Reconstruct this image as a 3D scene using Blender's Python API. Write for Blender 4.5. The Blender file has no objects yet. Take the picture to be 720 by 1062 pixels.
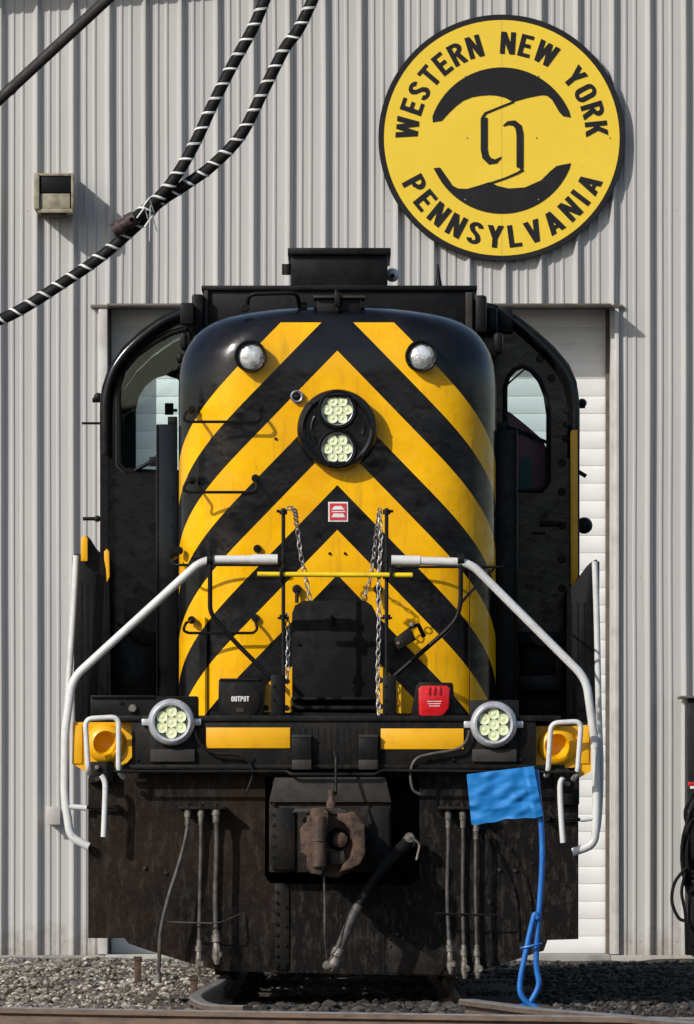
import bpy, bmesh, math, random
from mathutils import Vector, Matrix
random.seed(7)
SC = bpy.context.scene
COL = SC.collection
rad = math.radians

# ------------------------------------------------------------ camera
HZ, DIST, S0, CX = 840.0, 57.0, 167.0, 350.0
CAMZ = 1.2
def s_at(Y): return S0*DIST/(DIST+Y)
def P(px, py, Y):
    s = s_at(Y)
    return Vector(((px-CX)/s, Y, CAMZ+(HZ-py)/s))
def X_(px, Y): return (px-CX)/s_at(Y)
def Z_(py, Y): return CAMZ+(HZ-py)/s_at(Y)

cd = bpy.data.cameras.new('camera'); cam = bpy.data.objects.new('camera', cd); COL.objects.link(cam)
cam.location = (0, -DIST, CAMZ); cam.rotation_euler = (rad(90), 0, 0)
cd.sensor_fit = 'VERTICAL'; cd.sensor_height = 24.0
cd.lens = 24.0*S0*DIST/1062.0
cd.shift_x = 10.0/1062; cd.shift_y = (HZ-531.0)/1062
cd.clip_start = 1; cd.clip_end = 5000
SC.camera = cam

# ------------------------------------------------------------ sky and sun
SUNDIR = Vector((1.0, 1.0, -0.85)).normalized()
elev = math.asin(-SUNDIR.z)
W = bpy.data.worlds.new('World'); SC.world = W; W.use_nodes = True
nt = W.node_tree; nt.nodes.clear()
wo = nt.nodes.new('ShaderNodeOutputWorld'); bg = nt.nodes.new('ShaderNodeBackground')
sky = nt.nodes.new('ShaderNodeTexSky'); sky.sky_type = 'NISHITA'; sky.sun_disc = False
sky.sun_elevation = elev; sky.sun_rotation = rad(225); sky.air_density = 1.0; sky.dust_density = 1.5; sky.ozone_density = 1.0
bg.inputs['Strength'].default_value = 0.125
nt.links.new(sky.outputs[0], bg.inputs[0]); nt.links.new(bg.outputs[0], wo.inputs[0])
sl = bpy.data.lights.new('sun', 'SUN'); so = bpy.data.objects.new('sun', sl); COL.objects.link(so)
sl.energy = 4.3; sl.angle = rad(0.5); sl.color = (1.0, 0.965, 0.91)
so.rotation_euler = SUNDIR.to_track_quat('-Z', 'Y').to_euler(); so.location = (-20, -20, 20)
SC.view_settings.view_transform = 'Standard'; SC.view_settings.look = 'None'
SC.view_settings.exposure = -0.18; SC.view_settings.gamma = 1.0

# ------------------------------------------------------------ materials
def nmat(name):
    m = bpy.data.materials.new(name); m.use_nodes = True
    n = m.node_tree.nodes; b = n['Principled BSDF']
    return m, m.node_tree, b
def coord(t, scale=(1, 1, 1), kind='Object'):
    tc = t.nodes.new('ShaderNodeTexCoord'); mp = t.nodes.new('ShaderNodeMapping')
    mp.inputs['Scale'].default_value = scale
    t.links.new(tc.outputs[kind], mp.inputs[0]); return mp.outputs[0]
def noise(t, vec, scale, detail=4, rough=.55):
    n = t.nodes.new('ShaderNodeTexNoise'); n.inputs['Scale'].default_value = scale
    n.inputs['Detail'].default_value = detail; n.inputs['Roughness'].default_value = rough
    t.links.new(vec, n.inputs['Vector']); return n.outputs['Fac']
def ramp(t, fac, stops):
    r = t.nodes.new('ShaderNodeValToRGB'); e = r.color_ramp.elements
    while len(e) < len(stops): e.new(.5)
    for el, (p, c) in zip(e, stops):
        el.position = p; el.color = (c[0], c[1], c[2], 1) if not isinstance(c, (int, float)) else (c, c, c, 1)
    t.links.new(fac, r.inputs[0]); return r.outputs[0]
def mixc(t, fac, a, b, mode='MIX'):
    m = t.nodes.new('ShaderNodeMix'); m.data_type = 'RGBA'; m.blend_type = mode
    for sock, v in ((m.inputs[0], fac), (m.inputs[6], a), (m.inputs[7], b)):
        if hasattr(v, 'links'): t.links.new(v, sock)
        elif isinstance(v, (int, float)): sock.default_value = v
        else: sock.default_value = (*v, 1)
    return m.outputs[2]
def math_(t, op, a, b=None, c=None):
    m = t.nodes.new('ShaderNodeMath'); m.operation = op
    for i, v in enumerate((a, b, c)):
        if v is None: continue
        if hasattr(v, 'links'): t.links.new(v, m.inputs[i])
        else: m.inputs[i].default_value = v
    return m.outputs[0]
def bump(t, b, h, strength=.3, dist=.01):
    n = t.nodes.new('ShaderNodeBump'); n.inputs['Strength'].default_value = strength
    n.inputs['Distance'].default_value = dist
    t.links.new(h, n.inputs['Height']); t.links.new(n.outputs[0], b.inputs['Normal'])
def worn(name, base, second, rough=(.35, .6), nscale=6, lo=.45, hi=.7, metallic=0, bstr=.15, bscale=60, bdist=.004, stretch=(1, 1, 1), coat=0, third=None, spec=.5):
    """two tones of wear, roughness variation and a fine bump"""
    m, t, b = nmat(name)
    v = coord(t, stretch)
    f = noise(t, v, nscale, 8, .62)
    c = mixc(t, ramp(t, f, [(lo, 0.0), (hi, 1.0)]), base, second)
    if third:
        f3 = noise(t, v, nscale*7, 5, .7)
        c = mixc(t, ramp(t, f3, [(.62, 0.0), (.72, 1.0)]), c, third)
    t.links.new(c, b.inputs['Base Color']); b.name = 'Principled BSDF'
    r = ramp(t, noise(t, v, nscale*2.3, 5), [(.3, rough[0]), (.7, rough[1])])
    t.links.new(r, b.inputs['Roughness'])
    b.inputs['Metallic'].default_value = metallic; b.inputs['Coat Weight'].default_value = coat
    b.inputs['Coat Roughness'].default_value = .08
    b.inputs['Specular IOR Level'].default_value = spec
    if bstr: bump(t, b, noise(t, coord(t), bscale, 4), bstr, bdist)
    return m

BLK = (.010, .010, .012)
M = {}
M['gloss'] = worn('gloss_black_paint', (.005, .005, .006), (.009, .009, .010), (.10, .24), 5, bstr=.12, bscale=4, bdist=.02, spec=.4)
M['black'] = worn('black_paint', (.0035, .0035, .0038), (.009, .0085, .0085), (.35, .6), 7, third=(.024, .021, .019), spec=.2)
M['frame'] = worn('grimy_black_frame', (.0035, .0034, .0033), (.014, .0115, .0095), (.4, .8), 11, lo=.42, hi=.68, third=(.05, .04, .032), bstr=.35, spec=.2, stretch=(1, 1, .5))
M['dark'] = worn('dark_recess_paint', (.004, .004, .004), (.008, .0075, .007), (.6, .9), 8, spec=.2)
def m_pilot():
    """sooty plate: brown rust bloom low down on the left, fine speckle, vertical dirt runs"""
    m, t, b = nmat('rusty_black_pilot'); v = coord(t); vs = coord(t, (9, 1, .6))
    sp = t.nodes.new('ShaderNodeSeparateXYZ'); t.links.new(v, sp.inputs[0])
    big = noise(t, v, 1.3, 6, .6); fine = noise(t, v, 24, 7, .75); run = noise(t, vs, 2.2, 6, .65)
    base = mixc(t, ramp(t, fine, [(.35, 0.0), (.7, 1.0)]), (.0022, .0022, .0023), (.0085, .0066, .0056))
    left = math_(t, 'MULTIPLY', math_(t, 'SUBTRACT', -.25, sp.outputs[0]), .9)
    rf = math_(t, 'ADD', big, math_(t, 'MINIMUM', math_(t, 'MAXIMUM', left, -.12), .16))
    rf = math_(t, 'ADD', rf, math_(t, 'MULTIPLY', math_(t, 'SUBTRACT', fine, .5), .5))
    base = mixc(t, ramp(t, rf, [(.52, 0.0), (.78, 1.0)]), base, (.022, .0135, .008))
    base = mixc(t, ramp(t, run, [(.58, 0.0), (.72, .7)]), base, (.015, .0115, .009))
    base = mixc(t, ramp(t, noise(t, v, 60, 3, .6), [(.66, 0.0), (.70, 1.0)]), base, (.07, .052, .04))
    scuff = noise(t, coord(t, (3.5, 1, 1.2)), 5.5, 8, .78)
    base = mixc(t, ramp(t, scuff, [(.51, 0.0), (.58, .7), (.68, .95)]), base, (.034, .028, .024))
    drip = noise(t, coord(t, (26, 1, 1.1)), 1.7, 5, .7)
    base = mixc(t, ramp(t, drip, [(.62, 0.0), (.70, .8)]), base, (.05, .038, .028))
    t.links.new(base, b.inputs['Base Color']); b.inputs['Specular IOR Level'].default_value = .13
    t.links.new(ramp(t, big, [(.35, .38), (.65, .8)]), b.inputs['Roughness'])
    bump(t, b, fine, .35, .006); return m
M['pilot'] = m_pilot()
M['rust'] = worn('rusted_cast_steel', (.098, .060, .040), (.034, .025, .021), (.55, .9), 12, lo=.42, hi=.6, bstr=.8, bscale=35, bdist=.008, third=(.17, .12, .09), spec=.2)
M['rustdark'] = worn('dark_cast_steel', (.010, .009, .008), (.030, .021, .015), (.5, .85), 8, bstr=.6, bscale=40, bdist=.006, third=(.06, .05, .04), spec=.2)
M['white'] = worn('white_rail_paint', (.62, .62, .605), (.46, .445, .42), (.3, .5), 7, lo=.5, hi=.8, third=(.20, .14, .10), bstr=.25, bscale=40)
M['yellow'] = worn('yellow_paint', (.80, .40, .004), (.62, .28, .006), (.3, .5), 7, lo=.5, hi=.8, third=(.42, .2, .02))
M['yellowrail'] = worn('yellow_rod_paint', (.80, .58, .01), (.6, .4, .02), (.3, .5), 9)
M['chrome'] = worn('satin_aluminium', (.62, .63, .66), (.4, .4, .42), (.25, .45), 12, metallic=.9, bstr=.05)
M['silverpaint'] = worn('silver_lamp_paint', (.52, .53, .56), (.34, .34, .36), (.28, .5), 14, metallic=.35, bstr=.05)
M['lensface'] = worn('lamp_reflector', (.16, .18, .16), (.05, .055, .05), (.15, .4), 60, metallic=.8, bstr=0)
M['led'] = worn('pale_yellow_lens', (.70, .76, .42), (.80, .84, .58), (.08, .2), 45, lo=.35, hi=.7, bstr=.3, bscale=90, coat=.6)
M['red'] = worn('red_lens_plastic', (.62, .012, .018), (.42, .008, .012), (.15, .35), 20, bstr=.2, bscale=80)
M['hose'] = worn('weathered_rubber', (.075, .066, .06), (.03, .026, .024), (.5, .75), 14, lo=.42, hi=.6, bstr=.3, bscale=90, third=(.17, .15, .13))
M['hosedark'] = worn('dark_rubber', (.006, .0055, .0055), (.014, .012, .011), (.5, .75), 12, bstr=.3, bscale=90, spec=.2)
M['fitting'] = worn('dull_metal_fitting', (.22, .20, .17), (.07, .058, .047), (.4, .65), 26, lo=.4, hi=.62, metallic=.3, bstr=.6, third=(.4, .38, .33))
M['tape'] = worn('white_binding_tape', (.74, .73, .70), (.5, .49, .46), (.5, .7), 18, bstr=.1)
def m_wall():
    """off-white coated sheet: faint runs, faded sheets, splashed dirt at the foot, thin rust runs"""
    m, t, b = nmat('ribbed_sheet_paint'); v = coord(t); vs = coord(t, (3, 1, .10)); vr = coord(t, (22, 1, .35))
    sp = t.nodes.new('ShaderNodeSeparateXYZ'); t.links.new(v, sp.inputs[0])
    c = mixc(t, ramp(t, noise(t, vs, 1.6, 8, .62), [(.3, 0.0), (.72, 1.0)]), (.495, .488, .472), (.40, .392, .378))
    c = mixc(t, ramp(t, noise(t, vr, 1.3, 5, .6), [(.63, 0.0), (.76, .55)]), c, (.30, .27, .235))
    c = mixc(t, ramp(t, noise(t, coord(t, (1.2, 1, .5)), .9, 3, .5), [(.4, 0.0), (.62, .35)]), c, (.40, .395, .385))
    foot = math_(t, 'ADD', math_(t, 'MULTIPLY', sp.outputs[2], -1.6), math_(t, 'MULTIPLY', noise(t, v, 7, 7, .7), 1.5))
    c = mixc(t, ramp(t, foot, [(.30, 0.0), (.85, .8)]), c, (.25, .225, .19))
    t.links.new(c, b.inputs['Base Color'])
    t.links.new(ramp(t, noise(t, vs, 4, 5), [(.3, .3), (.7, .55)]), b.inputs['Roughness'])
    bump(t, b, noise(t, v, 3.5, 4), .2, .01); return m
M['wall'] = m_wall()
M['trim'] = worn('sheet_trim_paint', (.50, .49, .47), (.36, .34, .31), (.4, .6), 4, bstr=.05)
M['trimdark'] = worn('brown_flashing', (.11, .09, .07), (.06, .05, .04), (.5, .7), 8, bstr=.1)
M['door'] = worn('white_door_paint', (.78, .78, .77), (.68, .675, .66), (.35, .5), 2.5, lo=.4, hi=.8, bstr=.05, stretch=(1, 1, 2))
M['concrete'] = worn('concrete_footing', (.34, .325, .30), (.22, .21, .19), (.8, .95), 5, bstr=.6, bscale=30, third=(.42, .4, .37))
M['maroon'] = worn('maroon_finish', (.46, .11, .16), (.36, .08, .12), (.4, .6), 9)
M['interior'] = worn('cab_interior_paint', (.085, .125, .13), (.05, .075, .08), (.4, .6), 6)
M['blue'] = worn('blue_enamel', (.008, .12, .42), (.016, .17, .55), (.35, .5), 14, bstr=.2, third=(.05, .12, .25))
M['railside'] = worn('rusted_rail_side', (.125, .085, .06), (.06, .042, .032), (.7, .9), 12, bstr=.5, bscale=60, third=(.18, .14, .10), stretch=(.5, .5, 2))
M['railtop'] = worn('worn_rail_head', (.30, .285, .27), (.2, .17, .15), (.3, .5), 9, metallic=.5, stretch=(1, .3, 1), bstr=.1)
M['lampbrown'] = worn('weathered_bronze_housing', (.30, .27, .19), (.13, .105, .07), (.5, .7), 12, third=(.4, .38, .3))
M['signyellow'] = worn('sign_yellow', (.80, .555, .035), (.74, .50, .03), (.4, .6), 2, lo=.35, hi=.8, bstr=.05, third=(.68, .46, .05))
M['signblack'] = worn('sign_black', (.009, .009, .011), (.014, .014, .016), (.5, .7), 6, bstr=.05, spec=.25)
M['stickerred'] = worn('sticker_red', (.55, .03, .04), (.5, .05, .05), (.4, .6), 20)
M['stickerwhite'] = worn('sticker_white', (.75, .72, .72), (.6, .55, .55), (.4, .6), 20)
M['chain'] = worn('galvanised_chain', (.42, .41, .40), (.16, .13, .11), (.35, .6), 30, metallic=.5, bstr=.2)
M['plaque'] = worn('grey_worn_steel', (.036, .032, .029), (.018, .0155, .014), (.5, .7), 10, third=(.09, .075, .06), bstr=.3, spec=.25)

def m_glass(name, tint, rough=0.0):
    m, t, b = nmat(name); t.nodes.remove(b)
    o = t.nodes['Material Output']; tr = t.nodes.new('ShaderNodeBsdfTransparent'); gl = t.nodes.new('ShaderNodeBsdfGlossy')
    tr.inputs[0].default_value = (*tint, 1); gl.inputs['Roughness'].default_value = rough + .01
    fr = t.nodes.new('ShaderNodeFresnel'); fr.inputs[0].default_value = 1.5
    mx = t.nodes.new('ShaderNodeMixShader')
    t.links.new(fr.outputs[0], mx.inputs[0]); t.links.new(tr.outputs[0], mx.inputs[1]); t.links.new(gl.outputs[0], mx.inputs[2])
    t.links.new(mx.outputs[0], o.inputs[0]); return m
M['glass'] = m_glass('window_glass', (.84, .93, .93))
def m_lens():
    m, t, b = nmat('clear_lamp_lens')
    f = noise(t, coord(t), 22, 2)
    t.links.new(ramp(t, f, [(.35, (.48, .48, .46)), (.5, (.72, .72, .70)), (.65, (.92, .92, .9))]), b.inputs['Base Color'])
    b.inputs['Roughness'].default_value = .08; b.inputs['Metallic'].default_value = .5; b.inputs['Coat Weight'].default_value = .8; b.inputs['Coat Roughness'].default_value = .02
    bump(t, b, noise(t, coord(t), 25, 2), .6, .01); return m
M['lens'] = m_lens()

def m_stripes():
    """chevrons painted on the short hood: U = distance round the hood from its centre line, V = height, both in stripe units"""
    m, t, b = nmat('chevron_hood_paint')
    uv = t.nodes.new('ShaderNodeUVMap'); uv.uv_map = 'wrap'
    sx = t.nodes.new('ShaderNodeSeparateXYZ'); t.links.new(uv.outputs[0], sx.inputs[0])
    v = math_(t, 'MULTIPLY', sx.outputs[1], 100.0)
    u = math_(t, 'MULTIPLY', math_(t, 'ABSOLUTE', sx.outputs[0]), 103.0)
    tt = math_(t, 'SUBTRACT', math_(t, 'SUBTRACT', v, u), 363.5-930.0)
    fr = math_(t, 'FLOORED_MODULO', tt, 93.0)
    yel = math_(t, 'LESS_THAN', fr, 46.5)
    # uppermost yellow band stops at the crown; nothing yellow above it or round on the flanks
    yel = math_(t, 'MULTIPLY', yel, math_(t, 'GREATER_THAN', v, 334.0))
    yel = math_(t, 'MULTIPLY', yel, math_(t, 'GREATER_THAN', tt, 840.0))
    yel = math_(t, 'MULTIPLY', yel, math_(t, 'LESS_THAN', u, 205.0))
    vo = coord(t)
    chips = ramp(t, noise(t, vo, 38, 6, .75), [(.675, 1.0), (.71, 0.0)])
    yel2 = math_(t, 'MULTIPLY', yel, chips)
    ye = mixc(t, ramp(t, noise(t, vo, 3.5, 6, .6), [(.4, 0.0), (.75, 1.0)]), (.88, .46, .002), (.74, .34, .003))
    grime = ramp(t, noise(t, coord(t, (5, 1, .8)), 5, 6, .65), [(.54, 0.0), (.76, .55)])
    ye = mixc(t, grime, ye, (.34, .19, .02))
    bl = mixc(t, ramp(t, noise(t, vo, 7, 6), [(.4, 0.0), (.75, 1.0)]), (.005, .005, .0065), (.011, .011, .013))
    t.links.new(mixc(t, yel2, bl, ye), b.inputs['Base Color'])
    t.links.new(ramp(t, noise(t, vo, 9, 5), [(.3, .09), (.7, .24)]), b.inputs['Roughness'])
    bump(t, b, noise(t, vo, 4, 3), .22, .02); b.inputs['Specular IOR Level'].default_value = .38
    return m
M['stripes'] = m_stripes()

def m_gravel(name, stone=False):
    m, t, b = nmat(name)
    v = coord(t, kind='Object')
    if stone:
        oi = t.nodes.new('ShaderNodeAttribute'); oi.attribute_name = 'tone'
        c = ramp(t, oi.outputs['Fac'], [(0, (.03, .027, .023)), (.35, (.12, .104, .088)), (.7, (.27, .24, .20)), (1, (.52, .47, .41))])
    else:
        vo = t.nodes.new('ShaderNodeTexVoronoi'); vo.inputs['Scale'].default_value = 26
        t.links.new(v, vo.inputs['Vector'])
        sp = t.nodes.new('ShaderNodeSeparateColor'); t.links.new(vo.outputs['Color'], sp.inputs[0])
        c = ramp(t, sp.outputs[0], [(0, (.06, .055, .05)), (.4, (.14, .125, .11)), (.75, (.24, .22, .20)), (1, (.40, .38, .35))])
        bump(t, b, vo.outputs['Distance'], 1.0, .04)
    # darker between the rails and over the ground to the right of the track
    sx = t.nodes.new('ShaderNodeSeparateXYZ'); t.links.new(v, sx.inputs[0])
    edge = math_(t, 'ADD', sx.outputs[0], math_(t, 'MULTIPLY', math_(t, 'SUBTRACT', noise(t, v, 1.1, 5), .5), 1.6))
    dark_mask = ramp(t, math_(t, 'ADD', math_(t, 'MULTIPLY', edge, .5), .72), [(.24, 0.0), (.42, 1.0)])
    c = mixc(t, math_(t, 'MULTIPLY', dark_mask, .80), c, (.018, .016, .015))
    t.links.new(c, b.inputs['Base Color']); b.inputs['Roughness'].default_value = .9
    b.inputs['Specular IOR Level'].default_value = .25
    return m
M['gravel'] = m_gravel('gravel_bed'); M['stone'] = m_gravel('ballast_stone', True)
def m_land():
    m, t, b = nmat('far_ground'); v = coord(t)
    t.links.new(ramp(t, noise(t, v, .3, 8, .7), [(.3, (.05, .05, .035)), (.7, (.12, .11, .085))]), b.inputs['Base Color'])
    b.inputs['Roughness'].default_value = .95; return m
M['land'] = m_land()

# ------------------------------------------------------------ mesh helpers
class MB:
    def __init__(s): s.bm = bmesh.new(); s.mats = []; s.cur = 0
    def use(s, mat):
        if mat not in s.mats: s.mats.append(mat)
        s.cur = s.mats.index(mat); return s
    def _f(s, vs):
        try:
            f = s.bm.faces.new(vs); f.material_index = s.cur; return f
        except ValueError: return None
    def box(s, x0, x1, y0, y1, z0, z1, bev=0.0):
        x0, x1 = sorted((x0, x1)); y0, y1 = sorted((y0, y1)); z0, z1 = sorted((z0, z1))
        v = [s.bm.verts.new(c) for c in ((x0,y0,z0),(x1,y0,z0),(x1,y1,z0),(x0,y1,z0),(x0,y0,z1),(x1,y0,z1),(x1,y1,z1),(x0,y1,z1))]
        fs = [s._f([v[i] for i in q]) for q in ((0,3,2,1),(4,5,6,7),(0,1,5,4),(1,2,6,5),(2,3,7,6),(3,0,4,7))]
        if bev: s._bev(fs, min(bev, (x1-x0)*.45, (y1-y0)*.45, (z1-z0)*.45))
        return s
    def _bev(s, fs, w, seg=2):
        es = list({e for f in fs for e in f.edges}); mi = s.cur
        r = bmesh.ops.bevel(s.bm, geom=es, offset=w, segments=seg, affect='EDGES', profile=.5, clamp_overlap=True)
        for f in r['faces']: f.material_index = mi
    def pbox(s, px0, px1, py0, py1, y0, y1, bev=0.004):
        """box given by its outline in the y0 plane"""
        a = P(px0, py1, y0); b = P(px1, py0, y0)
        return s.box(a.x, b.x, y0, y1, a.z, b.z, bev)
    def prism(s, pts, y0, y1, bev=0.0):
        """outline [(x,z)] extruded in y"""
        A = sum(pts[i][0]*pts[(i+1) % len(pts)][1]-pts[(i+1) % len(pts)][0]*pts[i][1] for i in range(len(pts)))
        if A < 0: pts = pts[::-1]
        a = [s.bm.verts.new((x, y0, z)) for x, z in pts]; b = [s.bm.verts.new((x, y1, z)) for x, z in pts]
        fs = [s._f(a), s._f(b[::-1])]; n = len(pts)
        for i in range(n): fs.append(s._f([a[i], b[i], b[(i+1) % n], a[(i+1) % n]][::1]))
        bmesh.ops.recalc_face_normals(s.bm, faces=[f for f in fs if f])
        if bev: s._bev([fs[0]], bev)
        return s
    def pprism(s, pp, y0, y1, bev=0.0):
        q = [P(a, b, y0) for a, b in pp]
        return s.prism([(p.x, p.z) for p in q], y0, y1, bev)
    def tube(s, pts, r, seg=10, cap=True, closed=False):
        pts = [Vector(p) for p in pts]; n = len(pts)
        rs = r if isinstance(r, (list, tuple)) else [r]*n
        rings = []; up = None
        for i, p in enumerate(pts):
            if closed: d = pts[(i+1) % n]-pts[i-1]
            else: d = pts[min(i+1, n-1)]-pts[max(i-1, 0)]
            d.normalize()
            if up is None:
                up = Vector((0, 0, 1)) if abs(d.z) < .9 else Vector((0, 1, 0))
            sd = d.cross(up); sd.normalize(); up = sd.cross(d); up.normalize()
            rings.append([s.bm.verts.new(p+(sd*math.cos(a)+up*math.sin(a))*rs[i]) for a in [2*math.pi*k/seg for k in range(seg)]])
        m = n if closed else n-1
        for i in range(m):
            A, B = rings[i], rings[(i+1) % n]
            for k in range(seg): s._f([A[k], A[(k+1) % seg], B[(k+1) % seg], B[k]])
        if cap and not closed: s._f(rings[0][::-1]); s._f(rings[-1])
        return s
    def cyl(s, p0, p1, r0, r1=None, seg=20): return s.tube([p0, p1], [r0, r0 if r1 is None else r1], seg)
    def lathe(s, c, prof, seg=40, axis=(0, -1, 0)):
        """prof [(r, h)] turned about axis through c; h runs along the axis"""
        ax = Vector(axis).normalized(); q = ax.to_track_quat('Z', 'Y').to_matrix(); c = Vector(c); rings = []
        for r, h in prof:
            if r < 1e-5: rings.append([s.bm.verts.new(c+ax*h)])
            else: rings.append([s.bm.verts.new(c+q @ Vector((r*math.cos(a), r*math.sin(a), h))) for a in [2*math.pi*k/seg for k in range(seg)]])
        for A, B in zip(rings, rings[1:]):
            for k in range(seg):
                k2 = (k+1) % seg
                if len(A) == 1 and len(B) == 1: break
                if len(A) == 1: s._f([A[0], B[k], B[k2]])
                elif len(B) == 1: s._f([A[k], A[k2], B[0]])
                else: s._f([A[k], A[k2], B[k2], B[k]])
        return s
    def bolt_parts(s, spots, Y, r, h, mat, parent, name='bolt'):
        for a, b in spots:
            m = MB(); m.use(mat); m.bolt(a, b, Y, r, h); m.build(name, parent=parent)
    def bolt(s, px, py, Y, r=.012, h=.012):
        p = P(px, py, Y); return s.cyl(p, p+Vector((0, -h, 0)), r, r*.8, 6)
    def build(s, name, mat=None, parent=None, O=None, ang=38, smooth=True, recalc=True):
        if mat is not None and not s.mats: s.mats = [mat]
        if recalc: bmesh.ops.recalc_face_normals(s.bm, faces=s.bm.faces)
        off = Vector(parent_world(parent)) if parent else (Vector(O) if O else Vector((0, 0, 0)))
        bmesh.ops.translate(s.bm, verts=s.bm.verts, vec=-off)
        me = bpy.data.meshes.new(name); s.bm.to_mesh(me); s.bm.free()
        for m in s.mats: me.materials.append(m)
        if smooth:
            for p in me.polygons: p.use_smooth = True
            me.set_sharp_from_angle(angle=rad(ang))
        o = bpy.data.objects.new(name, me); COL.objects.link(o)
        if parent: o.parent = parent
        else: o.location = off
        return o
WORLD = {}
def parent_world(o):
    v = Vector((0, 0, 0))
    while o: v += Vector(o.location); o = o.parent
    return v
def tag(o, label=None, cat=None, group=None, kind=None):
    if label: o['label'] = label
    if cat: o['category'] = cat
    if group: o['group'] = group
    if kind: o['kind'] = kind
    return o
def thing(name, loc, label, cat, group=None):
    o = bpy.data.objects.new(name, None); COL.objects.link(o); o.location = loc; o.empty_display_size = .2
    return tag(o, label, cat, group)
def smoothpath(pts, n=8):
    """Catmull-Rom through the points"""
    pts = [Vector(p) for p in pts]; out = []
    for i in range(len(pts)-1):
        p0 = pts[max(i-1, 0)]; p1 = pts[i]; p2 = pts[i+1]; p3 = pts[min(i+2, len(pts)-1)]
        for k in range(n):
            t = k/n
            out.append(.5*((2*p1)+(p2-p0)*t+(2*p0-5*p1+4*p2-p3)*t*t+(3*p1-p0-3*p2+p3)*t**3))
    out.append(pts[-1]); return out
def fillet(pts, r, n=6):
    """polyline with rounded corners"""
    pts = [Vector(p) for p in pts]; out = [pts[0]]
    for i in range(1, len(pts)-1):
        a, b, c = pts[i-1], pts[i], pts[i+1]
        d1 = (a-b); d2 = (c-b); rr = min(r, d1.length*.45, d2.length*.45)
        s_, e_ = b+d1.normalized()*rr, b+d2.normalized()*rr
        for k in range(n+1):
            t = k/n; out.append(s_*(1-t)**2+b*2*t*(1-t)+e_*t*t)
    out.append(pts[-1]); return out
def plate_with_holes(name, outer, holes, y0, y1, mat, parent=None):
    """plate in the XZ plane cut by real holes; outlines [(x,z)]"""
    cu = bpy.data.curves.new(name, 'CURVE'); cu.dimensions = '2D'; cu.fill_mode = 'BOTH'; cu.extrude = abs(y1-y0)/2
    for pts in [outer]+holes:
        sp = cu.splines.new('POLY'); sp.points.add(len(pts)-1)
        for p, (x, z) in zip(sp.points, pts): p.co = (x, z, 0, 1)
        sp.use_cyclic_u = True
    tmp = bpy.data.objects.new(name, cu); COL.objects.link(tmp)
    dg = bpy.context.evaluated_depsgraph_get()
    me = bpy.data.meshes.new_from_object(tmp.evaluated_get(dg))
    COL.objects.unlink(tmp); bpy.data.objects.remove(tmp)
    off = parent_world(parent) if parent else Vector((0, 0, 0)); ym = (y0+y1)/2
    for v in me.vertices:
        x, z, e = v.co; v.co = Vector((x, ym-e, z))-off
    me.materials.clear(); me.materials.append(mat); me.name = name
    o = bpy.data.objects.new(name, me); COL.objects.link(o)
    if parent: o.parent = parent
    return o
def catmull2(pts, n=6, closed=True):
    v = [Vector((a, b, 0)) for a, b in pts]; N = len(v); out = []
    for i in range(N if closed else N-1):
        p0, p1, p2, p3 = v[i-1], v[i], v[(i+1) % N], v[(i+2) % N]
        for k in range(n):
            t = k/n; q = .5*((2*p1)+(p2-p0)*t+(2*p0-5*p1+4*p2-p3)*t*t+(3*p1-p0-3*p2+p3)*t**3)
            out.append((q.x, q.y))
    return out

# ============================================================ SETTING
def ground():
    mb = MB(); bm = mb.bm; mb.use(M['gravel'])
    xs = [-600, -60, -14] + [-8+i*.2 for i in range(81)] + [14, 60, 600]
    ys = [-600, -120, -60] + [-16+i*.25 for i in range(129)] + [40, 120, 600]
    import mathutils.noise as mn
    def h(x, y):
        if abs(x) > 8 or y < -16 or y > 16: return -.02
        v = .035*mn.noise(Vector((x*1.3, y*.8, 0)))+.02*mn.noise(Vector((x*4, y*4, 3)))
        return v-.02
    G = [[bm.verts.new((x, y, h(x, y))) for x in xs] for y in ys]
    for j in range(len(ys)-1):
        for i in range(len(xs)-1): mb._f([G[j][i], G[j][i+1], G[j+1][i+1], G[j+1][i]])
    o = mb.build('ground', ang=80, recalc=False); tag(o, kind='structure'); return o
ground()

def stones():
    import mathutils.noise as mn
    base = []
    for k in range(6):
        b = bmesh.new(); bmesh.ops.create_icosphere(b, subdivisions=1, radius=1)
        for v in b.verts: v.co *= random.uniform(.7, 1.2); v.co.z *= .75
        base.append(([v.co.copy() for v in b.verts], [[v.index for v in f.verts] for f in b.faces])); b.free()
    verts, faces, tone = [], [], []
    def put(x, y, r):
        z = .035*mn.noise(Vector((x*1.3, y*.8, 0)))+.02*mn.noise(Vector((x*4, y*4, 3)))-.02
        vs, fs = random.choice(base); a = random.uniform(0, 6.28); ca, sa = math.cos(a), math.sin(a)
        o = len(verts); sx = r*random.uniform(.8, 1.4); t = min(1, max(0, random.gauss(.48, .32)))
        for v in vs:
            verts.append((x+sx*(v.x*ca-v.y*sa), y+r*(v.x*sa+v.y*ca), z+r*.35+r*v.z)); tone.append(t)
        for f in fs: faces.append([o+i for i in f])
    for i in range(36000):
        y = random.uniform(-12.5, 16.3); x = random.uniform(-3.2, 3.2)*(1+(y+12)*.006)
        put(x, y, random.choice((.006, .009, .012, .016, .022))*random.uniform(.8, 1.25))
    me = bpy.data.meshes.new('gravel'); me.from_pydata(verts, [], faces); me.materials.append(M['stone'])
    at = me.attributes.new('tone', 'FLOAT', 'POINT'); at.data.foreach_set('value', tone)
    o = bpy.data.objects.new('gravel', me); COL.objects.link(o); tag(o, kind='stuff', label='loose crushed stone ballast around the tracks', cat='gravel')
stones()

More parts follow.
